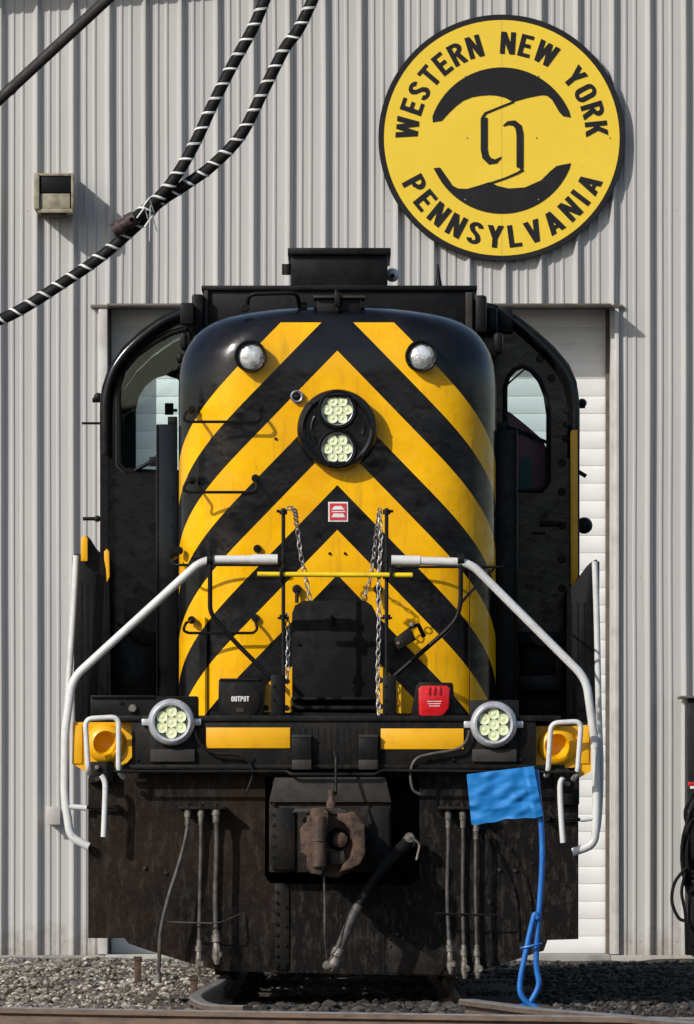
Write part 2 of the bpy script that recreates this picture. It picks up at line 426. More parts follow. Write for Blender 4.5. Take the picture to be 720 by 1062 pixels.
# unseen hills added far behind the camera to darken the reflections
def reflection_hills():
    mb = MB(); mb.use(M['land']); ring = []
    import mathutils.noise as mn
    N = 120
    for i in range(N+1):
        a = math.pi+math.pi*i/N; R = 420
        hh = 26+16*mn.noise(Vector((i*.13, 1, 0)))+7*mn.noise(Vector((i*.6, 3, 0)))
        ring.append((Vector((R*math.cos(a), R*math.sin(a), -1)), Vector((R*1.05*math.cos(a), R*1.05*math.sin(a), hh)), Vector((R*1.3*math.cos(a), R*1.3*math.sin(a), -1))))
    vs = [[mb.bm.verts.new(p) for p in r] for r in ring]
    for A, B in zip(vs, vs[1:]):
        for k in range(2): mb._f([A[k], B[k], B[k+1], A[k+1]])
    tag(mb.build('reflection_hills'), kind='structure')
reflection_hills()

# ============================================================ BUILDING
YW = 18.0; YD = 18.35
L = 37.35/s_at(YW)
def roofz(x): return 8.12+.069*(x+2.8) if x < 9 else 8.12+.069*11.8-.069*(x-9)
DX0, DX1, DZ1 = X_(112, YW), X_(633, YW), Z_(318, YW)
shed = thing('engine_shed', (0, YW, 0), 'pale ribbed metal engine shed behind the locomotive with a tall white sectional door', 'building')
from mathutils.noise import noise as mnoise
def shed_wall():
    x0 = X_(34, YW)
    prof = [(0, 0), (.030, .056), (.041, .056), (.074, 0), (.118, 0), (.128, .010), (.142, .010), (.154, 0), (.194, 0), (.204, .010), (.218, .010), (.230, 0)]
    mb = MB(); mb.use(M['wall'])
    pts = []
    for k in range(-34, 40):
        for (a, h) in prof: pts.append((x0+k*L+a*L/.294, h))
    def strip(xa, xb, zb, zt):
        q = [(x, h) for x, h in pts if xa < x < xb]
        def hat(x):
            for (xa_, ha), (xb_, hb) in zip(pts, pts[1:]):
                if xa_ <= x <= xb_: return ha+(hb-ha)*(x-xa_)/(xb_-xa_)
            return 0
        q = [(xa, hat(xa))]+q+[(xb, hat(xb))]
        prev = None
        for x, h in q:
            top = zt or roofz(x); n = max(2, int((top-zb)/.35)); c = []
            for i in range(n+1):
                z = zb+(top-zb)*i/n; e = 0 if i in (0, n) else 1
                dx = .0035*mnoise(Vector((x*.9, z*.55, 0)))*e*2; dy = .010*mnoise(Vector((x*1.1, z*.7, 7)))*e
                c.append(mb.bm.verts.new((x+(dx if xa < x < xb else 0), YW-h+dy-.004*e, z)))
            if prev:
                if len(prev) == len(c):
                    for k in range(n): mb._f([prev[k], c[k], c[k+1], prev[k+1]])
                else: mb._f([prev[0], c[0]]+c[1:]+prev[:0:-1])
            prev = c
    strip(-9.9, DX0-.075, .012, None); strip(DX0-.075, DX1+.04, DZ1+.012, None); strip(DX1+.04, 11.4, .012, None)
    # rows of sheet screws at the foot and at the girts
    for z in (.13, 3.1, 6.1):
        for k in range(-20, 22):
            for d in (.088, .168, .255):
                x = x0+k*L+d
                if DX0-.1 < x < DX1+.1 and z < DZ1+.1: continue
                mb.cyl((x, YW-.001, z), (x, YW-.008, z), .0045, .004, 6)
    mb.build('front_wall', parent=shed, ang=12, recalc=False)
    mb = MB(); mb.use(M['wall'])
    mb.box(-9.95, -9.85, YW+.02, YW+14, .06, roofz(-9.9)); mb.box(11.35, 11.45, YW+.02, YW+14, .06, roofz(11.4)); mb.box(-9.9, 11.4, YW+14, YW+14.1, .06, 8.0)
    mb.build('side_wall', parent=shed)
    mb = MB(); mb.use(M['trim'])
    for (xa, xb) in ((-10.2, 9), (9, 11.7)):
        za, zb = roofz(xa), roofz(xb)
        v = [mb.bm.verts.new(c) for c in ((xa, YW-.47, za), (xb, YW-.47, zb), (xb, YW+14.4, zb), (xa, YW+14.4, za), (xa, YW-.47, za+.2), (xb, YW-.47, zb+.2), (xb, YW+14.4, zb+.2), (xa, YW+14.4, za+.2))]
        for q in ((0, 3, 2, 1), (4, 5, 6, 7), (0, 1, 5, 4), (1, 2, 6, 5), (2, 3, 7, 6), (3, 0, 4, 7)): mb._f([v[i] for i in q])
    mb.build('roof', parent=shed)
    # door jambs, head flashing and a canopy strip added to shade the door top
    mb = MB(); mb.use(M['trim'])
    mb.box(DX0-.075, DX0-.004, YW-.045, YW+.02, .021, DZ1+.01, .004)
    mb.box(DX0-.004, DX0-.03, YW+.02, YD+.05, .021, DZ1+.01)
    mb.box(DX1+.035, DX1+.07, YW-.05, YW+.02, .021, DZ1+.01, .004)
    mb.box(DX1+.004, DX1+.035, YW+.0, YD+.05, .021, DZ1+.01)
    mb.use(M['trimdark']); mb.box(DX0-.14, DX1+.10, YW-.06, YW+.012, DZ1-.012, DZ1+.014, .003); mb.box(DX0, DX1, YW-.30, YW-.062, DZ1-.010, DZ1+.010, .003)
    mb.box(DX0-.03, DX1+.03, YW+.02, YD+.05, DZ1+.001, DZ1+.02)
    mb.box(DX0-.002, DX0+.02, YD-.03, YD+.02, .021, DZ1); mb.box(DX1-.028, DX1+.002, YD-.03, YD+.02, .021, DZ1)
    mb.build('door_trim', parent=shed)
    # sectional door: ribbed panels in four sections
    mb = MB(); mb.use(M['door'])
    z = .022; h = .143; n = 0
    while z < DZ1-.01:
        zt = min(z+h, DZ1)
        d = .010 if n % 4 == 3 else .004
        mb.box(DX0+.02, DX1-.028, YD, YD+.03, z+.0, zt-d, .003)
        z += h; n += 1
    mb.box(DX0+.021, DX1-.029, YD+.006, YD+.045, .023, DZ1-.002)
    mb.build('sectional_door', parent=shed)
    mb = MB(); mb.use(M['concrete'])
    mb.box(-9.9, DX0-.02, YW-.16, YW+.2, -.1, .014, .01); mb.box(DX1+.0, 11.4, YW-.16, YW+.2, -.1, .014, .01)
    mb.box(DX0-.02, DX1, YW-.16, YD+.3, -.1, .02, .01)
    mb.build('footing', parent=shed)
shed_wall()

# wall lamp
def wall_lamp():
    x0, x1 = X_(37, YW), X_(78, YW); z0, z1 = Z_(224, YW), Z_(184, YW); yf = YW-.42
    t = thing('wall_lamp', ((x0+x1)/2, YW, z0), 'small weathered box lamp fixed high on the ribbed wall', 'lamp')
    mb = MB(); mb.use(M['lampbrown'])
    mb.box(x0, x0+.045, yf, YW-.036, z0+.03, z1, .008); mb.box(x1-.02, x1, yf, YW-.036, z0+.03, z1, .006)
    mb.box(x0, x1, yf+.01, YW-.036, z1-.015, z1+.006, .005); mb.box(x0+.03, x1-.005, yf+.02, YW-.04, z0+.0, z0+.035, .008)
    mb.box(x0+.04, x1-.015, YW-.2, YW-.036, z0+.03, z1-.01, .004)
    mb.use(M['rust']); mb.box(x0+.05, x1-.06, yf+.05, YW-.06, z0-.018, z0+.004, .004)
    mb.build('housing', parent=t)
    mb = MB(); mb.use(M['black']); mb.prism([(x0+.06, z1-.02), (x1-.02, z1-.02), (x1-.02, z0+.165), (x0+.06, z0+.165)], yf+.02, YW-.2, .004)
    mb.build('shade_panel', parent=t)
    mb = MB(); mb.use(M['lampbrown']); mb.box(x0+.05, x1-.03, yf+.03, YW-.2, z0+.035, z0+.16, .008); mb.build('lens', parent=t)
wall_lamp()
def wall_box():
    mb = MB(); mb.use(M['trim']); a = P(50, 854, YW-.14); b = P(61, 838, YW-.14)
    mb.box(a.x, b.x, YW-.14, YW-.0, a.z, b.z, .006); mb.box(a.x-.012, b.x+.012, YW-.155, YW-.14, a.z-.01, b.z+.012, .004)
    tag(mb.build('socket_box', O=(a.x, YW, a.z)), 'tiny grey electrical box low on the ribbed wall left of the locomotive', 'electrical box')
wall_box()

# ------------------------------------------------------------ round sign
YS = YW-.09
def ribbon(pts, w, closed=False):
    """flat stroke polygon quads of width w (or list) through 2-D points, mitred"""
    n = len(pts); out = []
    ws = w if isinstance(w, (list, tuple)) else [w]*n
    for i in range(n):
        p = Vector(pts[i])
        a = Vector(pts[i-1]) if (i > 0 or closed) else None; b = Vector(pts[(i+1) % n]) if (i < n-1 or closed) else None
        d1 = (p-a).normalized() if a is not None else None; d2 = (b-p).normalized() if b is not None else None
        if d1 is None: d1 = d2
        if d2 is None: d2 = d1
        n1 = Vector((-d1.y, d1.x)); n2 = Vector((-d2.y, d2.x)); m = (n1+n2)
        if m.length < .2: m = n1
        m.normalize(); k = 1/max(.45, m.dot(n1)); out.append((p+m*ws[i]/2*k, p-m*ws[i]/2*k))
    return out
def arc(cx, cy, rx, ry, a0, a1, n=8):
    return [(cx+rx*math.cos(rad(a0+(a1-a0)*i/n)), cy+ry*math.sin(rad(a0+(a1-a0)*i/n))) for i in range(n+1)]
TH = .165
o_ = TH/2
def dg(x0, y0, x1, y1, w=None):
    """slanting stroke with level ends"""
    w = w or TH*1.08; return ('d', x0, y0, x1, y1, w)
dw = TH*1.08/2
GL = {  # width, strokes in a box of height 1
 'W': (.74, [dg(dw, 1, .21, 0), dg(.21, 0, .37, 1, .15), dg(.37, 1, .53, 0, .15), dg(.53, 0, .74-dw, 1)]),
 'E': (.42, [[(o_, 0), (o_, 1)], [(0, 1-o_), (.42, 1-o_)], [(0, o_), (.42, o_)], [(0, .51), (.37, .51)]]),
 'S': (.46, [arc(.23, .745, .23-o_, .255-o_, 5, 180, 8)+[(.14, .60), (.32, .42)]+arc(.23, .255, .23-o_, .255-o_, 0, -175, 8)]),
 'T': (.46, [[(0, 1-o_), (.46, 1-o_)], [(.23, 1-o_), (.23, 0)]]),
 'R': (.48, [[(o_, 0), (o_, 1)], [(o_, 1-o_), (.24, 1-o_)]+arc(.24, .735, .24-o_, .265-o_, 80, -80, 8)+[(.24, .5), (o_, .5)], dg(.25, .5, .48-dw, 0)]),
 'N': (.50, [[(o_, 0), (o_, 1)], dg(dw, 1, .50-dw, 0), [(.50-o_, 0), (.50-o_, 1)]]),
 'Y': (.52, [dg(dw, 1, .26, .42), dg(.52-dw, 1, .26, .42), [(.26, .48), (.26, 0)]]),
 'O': (.48, [arc(.24, .72, .24-o_, .28-o_, 0, 180, 8)+arc(.24, .28, .24-o_, .28-o_, 180, 360, 8)]),
 'K': (.50, [[(o_, 0), (o_, 1)], dg(.50-dw, 1, .16, .38), dg(.22, .58, .50-dw, 0)]),
 'P': (.47, [[(o_, 0), (o_, 1)], [(o_, 1-o_), (.23, 1-o_)]+arc(.23, .715, .24-o_, .285-o_, 80, -80, 8)+[(.23, .43+o_*.5), (o_, .43+o_*.5)]]),
 'L': (.41, [[(o_, 1), (o_, 0)], [(0, o_), (.41, o_)]]),
 'V': (.52, [dg(dw, 1, .26, 0), dg(.52-dw, 1, .26, 0)]),
 'A': (.54, [dg(dw, 0, .27, 1), dg(.54-dw, 0, .27, 1), [(.12, .27), (.42, .27)]]),
 'I': (.165, [[(o_, 0), (o_, 1)]]),
 'U': (.47, [[(o_, 1), (o_, .3)]+arc(.235, .28, .235-o_, .28-o_, 180, 360, 8)+[(.47-o_, 1)]]),
}
def glyph(mb, ch, f, y, th=None):
    """f maps glyph (x,y) to world (x,z)"""
    for st in GL[ch][1]:
        if isinstance(st, tuple):
            _, x0, y0, x1, y1, w = st
            r = [((x0-w/2, y0), (x0+w/2, y0)), ((x1-w/2, y1), (x1+w/2, y1))]
            r = [(Vector(a), Vector(b)) for a, b in r]; closed = False
        else:
            closed = ch == 'O'; r = ribbon(st, th or TH, closed)
        q = [[mb.bm.verts.new((f(a.x, a.y)[0], y, f(a.x, a.y)[1])) for a in pr] for pr in r]
        n = len(q)
        for i in range(n if closed else n-1):
            A, B = q[i], q[(i+1) % n]; mb._f([A[0], A[1], B[1], B[0]])
        y -= .0008
def sign():
    c = P(520.5, 143, YS); s = s_at(YS); R = 128/s
    t = thing('round_sign', (c.x, YW, c.z-R), 'large round yellow sign with black lettering and clasped emblem high on the shed wall', 'sign')
    mb = MB(); mb.use(M['signblack']); mb.lathe((c.x, YS, c.z), [(0, -.03), (R, -.03), (R, .0), (R-.004, .004), (R-.045, .004), (R-.045, -.004), (0, -.004)], 96)
    # standoff battens
    for dx in (-.6, 0, .6): mb.box(c.x+dx-.03, c.x+dx+.03, YS+.03, YW-.0, c.z-.6, c.z+.6)
    mb.build('backing_disc', parent=t)
    mb = MB(); mb.use(M['signyellow']); mb.lathe((c.x, YS, c.z), [(R-.046, -.003), (R-.046, .006), (0, .006)], 96); mb.build('face', parent=t)
    yl = YS-.0105
    def around(text, rin, rout, a0, a1, bottom=False, gap=.15, space=.30):
        h = (rout-rin)
        wid = [GL[ch][0] if ch != ' ' else space for ch in text]; tot = sum(wid)+gap*(len(text)-1)
        # angular scale so that the text spans a0..a1 (degrees from the top, clockwise)
        k = (a1-a0)/tot; x = 0; mb = MB(); mb.use(M['signblack'])
        rm = (rin+rout)/2; kx = rad(abs(k))*rm/h
        for ch, w in zip(text, wid):
            if ch != ' ':
                ac = rad(a0+k*(x+w/2))
                def f(gx, gy, ac=ac, w=w):
                    lx = (gx-w/2)*h*kx; ly = (gy-.5)*h
                    if not bottom: ux, uz = math.sin(ac), math.cos(ac); tx, tz = math.cos(ac), -math.sin(ac)
                    else: ux, uz = -math.sin(ac), -math.cos(ac); tx, tz = -math.cos(ac), math.sin(ac)
                    cx, cz = (math.sin(ac)*rm, math.cos(ac)*rm)
                    return c.x+cx+ux*ly+tx*lx, c.z+cz+uz*ly+tz*lx
                glyph(mb, ch, f, yl)
            elif ch == ' ':
                mb.build('lettering', parent=t, smooth=False); mb = MB(); mb.use(M['signblack'])
            x += w+gap
        mb.build('lettering', parent=t, smooth=False)
    around('WESTERN NEW YORK', 87/s, 110/s, -90.5, 89, gap=.15, space=.34)
    around('PENNSYLVANIA', 91/s, 114/s, 180+66, 180-67, bottom=True, gap=.165)
    # emblem in sign crop units (2.667 per photo pixel), centre (361,368)
    def q(a, b): return (c.x+(a-361)/2.667/s, c.z-(b-368)/2.667/s)
    mb = MB(); mb.use(M['signblack'])
    top_in = [(170, 325), (195, 321), (215, 299), (255, 265), (300, 252), (345, 250), (370, 257), (395, 268), (470, 250), (488, 252), (500, 263), (520, 297), (530, 308), (552, 312)]
    outer = [(361+204*math.cos(rad(a)), 378-205*math.sin(rad(a))) for a in [19+i*(146/30) for i in range(31)]]
    pts = [(170, 325)]+[(195, 321), (215, 299), (235, 280), (255, 265), (278, 256), (300, 252), (325, 250), (345, 251), (370, 257), (392, 269), (430, 258), (470, 250), (485, 251), (500, 263), (520, 297), (530, 308), (552, 312)]+outer[1:-1]
    mb.prism([q(*p) for p in pts], yl, yl+.004)
    outb = [(361+203*math.cos(rad(a)), 374+204*math.sin(rad(a))) for a in [18+i*(140/30) for i in range(31)]]
    ptb = [(172, 452), (190, 450), (203, 468), (225, 500), (240, 508), (265, 509), (300, 499), (327, 490), (350, 501), (380, 508), (425, 505), (470, 485), (495, 460), (512, 446), (530, 442), (552, 438)]+outb[1:-1]
    mb.prism([q(*p) for p in ptb], yl, yl+.004)
    yy = [yl]
    def rb(pts, w):
        yy[0] -= .001; yl = yy[0]
        r = ribbon([q(*p) for p in pts], [x/2.667/s for x in w] if isinstance(w, list) else w/2.667/s)
        v = [[mb.bm.verts.new((a.x, yl, a.y)) for a in pr] for pr in r]
        for A, B in zip(v, v[1:]): mb._f([A[0], A[1], B[1], B[0]])
    rb([(395, 268), (340, 290), (316, 300), (309, 310), (308, 330)], [6, 6, 7, 8, 12])
    rb([(312, 312), (312, 400), (316, 420), (328, 433), (345, 433), (360, 421)], [19, 19, 19, 17, 11, 3])
    rb([(365, 335), (378, 327), (395, 327), (407, 338), (411, 358), (411, 450)], [3, 10, 15, 18, 19, 19])
    rb([(411, 445), (417, 458), (405, 465), (370, 480), (325, 495)], [12, 7, 6, 5, 5])
    mb.build('emblem', parent=t, smooth=False)
    mb = MB(); mb.use(M['lampbrown']); mb.box(c.x-.0008, c.x+.0008, YS-.0075, YS-.005, c.z-R+.05, c.z+R-.05)
    for dx, dz in ((-36, 0), (36, 0), (-38, 64), (38, 64), (-38, -64), (38, -64), (112, 0)): mb.cyl((c.x+dx/s, YS-.005, c.z+dz/s), (c.x+dx/s, YS-.012, c.z+dz/s), .007, .006, 8)
    mb.build('panel_joint', parent=t)
sign()

# ============================================================ LOCOMOTIVE
loco = thing('locomotive', (0, 0, 0), 'black diesel locomotive with yellow chevrons standing in front of the shed door', 'locomotive')
YN = .75     # face of the short hood
YC = 2.6     # front of the cab
YR = 4.9     # back of the cab
YEND = 12.4
ZDECK = Z_(745, -.12)
# --- short hood
def nose():
    s = s_at(YN); Wh = 166/s; R = 75/s
    lev = [(745, 166, 0)]+[(745-i*(745-400)/14, 166, 0) for i in range(1, 15)]+[(388, 165.5, 0), (376, 164, 0), (365, 161, .004), (355, 156, .010), (346, 150, .02), (338, 142, .032), (331, 131, .05), (326, 119, .07), (322, 103, .10), (319, 84, .15), (317, 60, .22), (315.5, 30, .34)]
    bm = bmesh.new(); uvl = bm.loops.layers.uv.new('wrap')
    rows = []; UV = {}
    NA, NF = 14, 14
    for (py, hw, ins) in lev:
        w = hw/s; z = Z_(py, YN); r = min(R, w*.75); yf = YN+ins; row = []
        path = []
        # right half from the centre line: front, corner, flank
        for i in range(NF): path.append(((w-r)*i/NF, yf, (w-r)*i/NF))
        for i in range(NA+1):
            a = (math.pi/2)*i/NA
            path.append((w-r+r*math.sin(a), yf+r-r*math.cos(a), (w-r)+r*a))
        ly = yf+r
        for i in range(1, 6):
            yy = ly+(YC-ly)*i/5; path.append((w, yy, (w-r)+r*math.pi/2+(yy-ly)))
        full = [(-x, y, -u) for x, y, u in path[:0:-1]]+path
        for (x, y, u) in full:
            v = bm.verts.new((x, y, z)); UV[v] = (u*s/100, py/100); row.append(v)
        rows.append(row)
    n = len(rows[0])
    for A, B in zip(rows, rows[1:]):
        for i in range(n-1):
            f = bm.faces.new([A[i], A[i+1], B[i+1], B[i]])
    bm.faces.new(rows[-1][::1])
    for f in bm.faces:
        for lp in f.loops: lp[uvl].uv = UV[lp.vert]
    bmesh.ops.recalc_face_normals(bm, faces=bm.faces)
    me = bpy.data.meshes.new('short_hood'); bm.to_mesh(me); bm.free(); me.materials.append(M['stripes'])
    for p in me.polygons: p.use_smooth = True
    o = bpy.data.objects.new('short_hood', me); COL.objects.link(o); o.parent = loco
    return o
hood = nose(); hood['label'] = 'rounded short hood with yellow and black chevrons'

# --- cab shell
def cab():
    q = lambda pts, Y: [((lambda p: (p.x, p.z))(P(a, b, Y))) for a, b in pts]
    left = [(104, 742), (104, 420), (106, 402), (113, 381), (127, 361), (146, 343), (168, 328), (190, 318)]
    top = [(230, 306), (290, 298), (350, 295), (410, 298), (470, 306)]
    right = [(513, 316), (535, 327), (555, 342), (575, 360), (590, 378), (598, 396), (601, 420), (601, 742)]
    outer = q(left+top+right, YC)
    hl = q([(131, 488), (124, 480), (123, 402), (128, 385), (142, 368), (160, 355), (178, 345.5), (193, 341), (196, 345), (196, 488)], YC)
    hr = q([(524, 509), (524, 402), (527, 391), (534, 383), (542, 380), (551, 384), (560, 395), (566, 410), (569, 430), (569, 500), (562, 509)], YC)
    fw = plate_with_holes('cab_front_wall', outer, [hl, hr], YC, YC+.06, M['gloss'], loco)
    fw.name = 'cab'; cabo = fw
    # shell: sides, roof
    mb = MB(); mb.use(M['gloss'])
    ring = outer
    n = len(ring)
    A = [mb.bm.verts.new((x, YC-.05, z)) for x, z in ring]; B = [mb.bm.verts.new((x, YR+.05, z)) for x, z in ring]
    def ins(x, z, d=.05):
        cx, cz = 0, 2.6; return (x*(1-d/1.55), cz+(z-cz)*(1-d/2.0))
    C = [mb.bm.verts.new((ins(x, z)[0], YC-.05, ins(x, z)[1])) for x, z in ring]; D = [mb.bm.verts.new((ins(x, z)[0], YR+.05, ins(x, z)[1])) for x, z in ring]
    for i in range(n-1):
        mb._f([A[i], B[i], B[i+1], A[i+1]]); mb._f([C[i], D[i], D[i+1], C[i+1]]); mb._f([A[i], A[i+1], C[i+1], C[i]]); mb._f([B[i], B[i+1], D[i+1], D[i]])
    mb.build('roof_shell', parent=cabo, ang=50)
    # back wall with windows
    outb = [(x*.97, 2.6+(z-2.6)*.97) for x, z in outer]
    bl = q([(141, 494), (141, 425), (144, 411), (151, 400), (161, 392), (172, 389), (184, 393), (192, 402), (197, 415), (197, 494)], YR)
    br = q([(519, 516), (519, 385), (526, 374), (550, 374), (562, 390), (572, 405), (576, 430), (576, 516)], YR)
    plate_with_holes('cab_back_wall', outb, [bl, br], YR, YR+.05, M['interior'], cabo).name = 'back_wall'
    mb = MB(); mb.use(M['interior']); a = P(190, 600, YC+.08); b = P(512, 330, YC+.08)
    mb.box(a.x, b.x, YC+.4, YC+.9, ZDECK, ZDECK+1.0, .02); mb.box(-1.5, 1.5, YC+.07, YR-.01, ZDECK-.05, ZDECK, 0)
    mb.build('control_stand', parent=cabo)
    # windows: gasket + pane
    for pts, nm in ((hl, 'l'), (hr, 'r')):
        mb = MB(); mb.use(M['dark' if nm == 'l' else 'black'])
        cx = sum(p[0] for p in pts)/len(pts); cz = sum(p[1] for p in pts)/len(pts)
        loop = [Vector((x, YC-.006, z)) for x, z in catmull2(pts, 3)] if nm == 'x' else [Vector((x, YC-.006, z)) for x, z in pts]
        mb.tube(loop, .016, 8, closed=True)
        g = mb.build('window', parent=cabo)
        mb = MB(); mb.use(M['glass']); mb.prism(pts, YC+.022, YC+.026); mb.build('pane', parent=g, smooth=False)
    mb = MB(); mb.use(M['plaque']); lp = q([(129, 491), (121, 483), (120.5, 401), (126, 382), (140, 365), (158, 352), (176, 342.5), (190, 338)], YC)
    mb.tube([Vector((x, YC-.016, z)) for x, z in lp], .006, 8); mb.build('window_bead', parent=cabo)
    for arcp in ([(107, 470), (107, 421), (109, 403), (116, 382), (129.5, 363), (148, 346), (169, 331), (189, 322)], [(514, 319), (535, 330.5), (553, 345), (572, 363), (587, 381), (595, 398), (598, 421), (598, 470)]):
        mb = MB(); mb.use(M['gloss']); mb.tube(smoothpath([P(a+(2.5 if a < 300 else -2.5), b+1.5, YC-.03) for a, b in arcp], 6), .036, 12); mb.build('visor_rim', parent=cabo)
        mb = MB(); mb.use(M['gloss']); mb.tube(smoothpath([P(a+(5 if a < 300 else -5), b+5, YC-.01) for a, b in arcp], 6), .03, 10); mb.build('visor_lip', parent=cabo)
    # wiper and things seen in the windows
    mb = MB(); mb.use(M['black'])
    mb.tube([P(140, 488, YC-.03), P(158, 478, YC-.04), P(166, 470, YC-.05)], [.012, .014, .008]); mb.box(*[X_(155, YC), X_(168, YC)], YC-.06, YC-.02, Z_(484, YC), Z_(474, YC), .005)
    mb.build('wiper', parent=cabo)
    mb = MB(); mb.use(M['black']); mb.tube([P(526, 399, YC-.03), P(545, 382, YC-.03)], .006); mb.build('wiper', parent=cabo)
    mb = MB(); mb.use(M['maroon'])  # added maroon panel with arch, stands in for a reflection in the right pane
    mb.pprism([(520, 424), (530, 428), (546, 441), (562, 455), (570, 470), (572, 560), (520, 560)], 2.82, 2.94, .02)
    mb.use(M['black']); mb.tube([P(520, 441, 2.79), P(545, 449, 2.79), P(572, 461, 2.79)], .012)
    mb.use(M['interior']); mb.pprism([(539, 520), (539, 482), (542, 474), (548, 474), (552, 482), (552, 520)], 2.81, 2.82, .0)
    mb.build('reflection_panel', parent=cabo)
    mb = MB(); mb.use(M['maroon']); mb.pbox(171, 180, 418, 430, YR-.2, YR-.15, .004); mb.use(M['dark']); mb.pbox(180, 184, 424, 427, YR-.2, YR-.17)
    mb.build('gauge_box', parent=cabo)
    # bands of bolts and doubler plates on the cab front, right side, as in the photo
    mb = MB(); mb.use(M['black'])
    arcR = [(520, 330), (545, 346), (565, 366), (580, 386), (588, 408)]
    pr = smoothpath([P(a, b, YC-.005) for a, b in arcR], 6); mb.tube(pr, .02, 6)
    mb.build('curved_strip', parent=cabo)
    mb.bolt_parts([(588, 425), (588, 440), (587, 455), (560, 372), (572, 392), (548, 352), (583, 480), (583, 510), (583, 545), (583, 580), (583, 610)], YC, .028, .03, M['black'], cabo)
    for q4 in ((560, 583, 540, 546), (552, 566, 551, 554)):
        mb = MB(); mb.use(M['black']); mb.pbox(*q4, YC-.03, YC, .004); mb.build('door_latch', parent=cabo)
    mb = MB(); mb.use(M['black']); mb.pbox(517, 532, 318, 345, YC-.08, YC, .006); mb.build('bracket', parent=cabo)
    return cabo
cabo = cab()

# --- side shields, ledges and running-board panels in front of the cab
def body_extras():
    mb = MB(); mb.use(M['black'])
    mb.pprism([(75, 578), (80, 574), (85, 575), (87, 558), (91, 556), (97, 566), (104, 573), (113, 578), (116, 748), (78, 748)], 1.5, 2.3, .004)
    for i in range(5):
        x = 84+i*6.2; mb.pbox(x, x+1.0, 604+i*1.5, 742, 1.496, 1.51, 0)
    mb.build('side_shield', parent=loco)
    mb = MB(); mb.use(M['black'])
    mb.pprism([(587, 748), (588, 612), (597, 604), (606, 592), (612, 584), (618, 580), (622, 583), (621, 748)], 1.5, 2.3, .004)
    for i in range(4):
        x = 592+i*6.6; mb.pbox(x, x+1.0, 625, 742, 1.496, 1.51, 0)
    mb.build('side_shield', parent=loco)
    for pts in ([(84, 582), (84, 558), (88, 555), (91, 558), (91, 582)], [(108, 580), (108, 572), (111, 569), (113.5, 572), (114, 598), (111, 604), (110, 590)], [(592, 606), (591.5, 450), (593, 446), (599, 446), (599.5, 598), (595, 607)]):
        mb = MB(); mb.use(M['yellow']); mb.pprism(pts, 1.42 if pts[0][0] < 200 else 2.45, 1.47 if pts[0][0] < 200 else 2.52, .006); mb.build('yellow_grab_bar', parent=loco)
    # door frames either side of the short hood
    for x0, x1, yt in ((162, 184, 440), (515, 537, 446)):
        mb = MB(); mb.use(M['gloss' if x0 < 200 else 'black']); mb.pbox(x0, x1, yt, 746, 1.35, 1.42, .006)
        mb.pbox(x0+(12 if x0 < 200 else 1), x0+(22 if x0 < 200 else 9), yt-8, yt+2, 1.36, 1.4, .004)
        for k in range(10): mb.bolt(x0+(17 if x0 < 200 else 5), yt+18+k*29, 1.35, .008, .008)
        mb.pbox(x0+(0 if x0 < 200 else 20), x0+(1.6 if x0 < 200 else 21.6), yt, 746, 1.33, 1.36, .002)
        mb.build('side_panel', parent=loco)
    mb = MB(); mb.use(M['black'])
    mb.pbox(537, 588, 655, 669, 1.9, 2.3, .01); mb.pbox(537, 582, 700, 717, 1.7, 2.3, .01); mb.pbox(541, 576, 669, 700, 2.0, 2.3, .006)
    mb.pbox(537, 588, 716, 748, 1.95, 2.3, .01); mb.use(M['plaque']); mb.pprism([(548, 658), (566, 664), (564, 672), (556, 668)], 1.88, 1.9)
    mb.build('step_box', parent=loco)
    mb = MB(); mb.use(M['black']); mb.pbox(116, 161, 655, 748, 1.9, 2.4, .01); mb.pprism([(118, 645), (150, 652), (158, 668), (146, 668)], 1.86, 1.9, .004); mb.build('step_box', parent=loco)
    # pegs and mirrors on the flanks of the cab
    def peg(pts, r, knob=None):
        mb = MB(); mb.use(M['black']); mb.tube([P(a, b, 2.9) for a, b in pts], r, 8)
        if knob: mb.lathe(P(knob[0], knob[1], 2.9), [(0, .04), (knob[2]*.7, .03), (knob[2], 0), (knob[2]*.7, -.03), (0, -.04)], 14)
        mb.build('wing_bracket', parent=cabo)
    peg([(106, 415), (96, 415)], .016, (102, 412, .03)); peg([(106, 439), (85, 439)], .008); peg([(106, 538), (86, 538)], .012, (101, 538, .022))
    peg([(598, 421), (607, 421)], .016, (604, 418, .03)); peg([(598, 488), (608, 494)], .014); peg([(600, 545), (606, 543)], .02, (606, 545, .055))
body_extras()

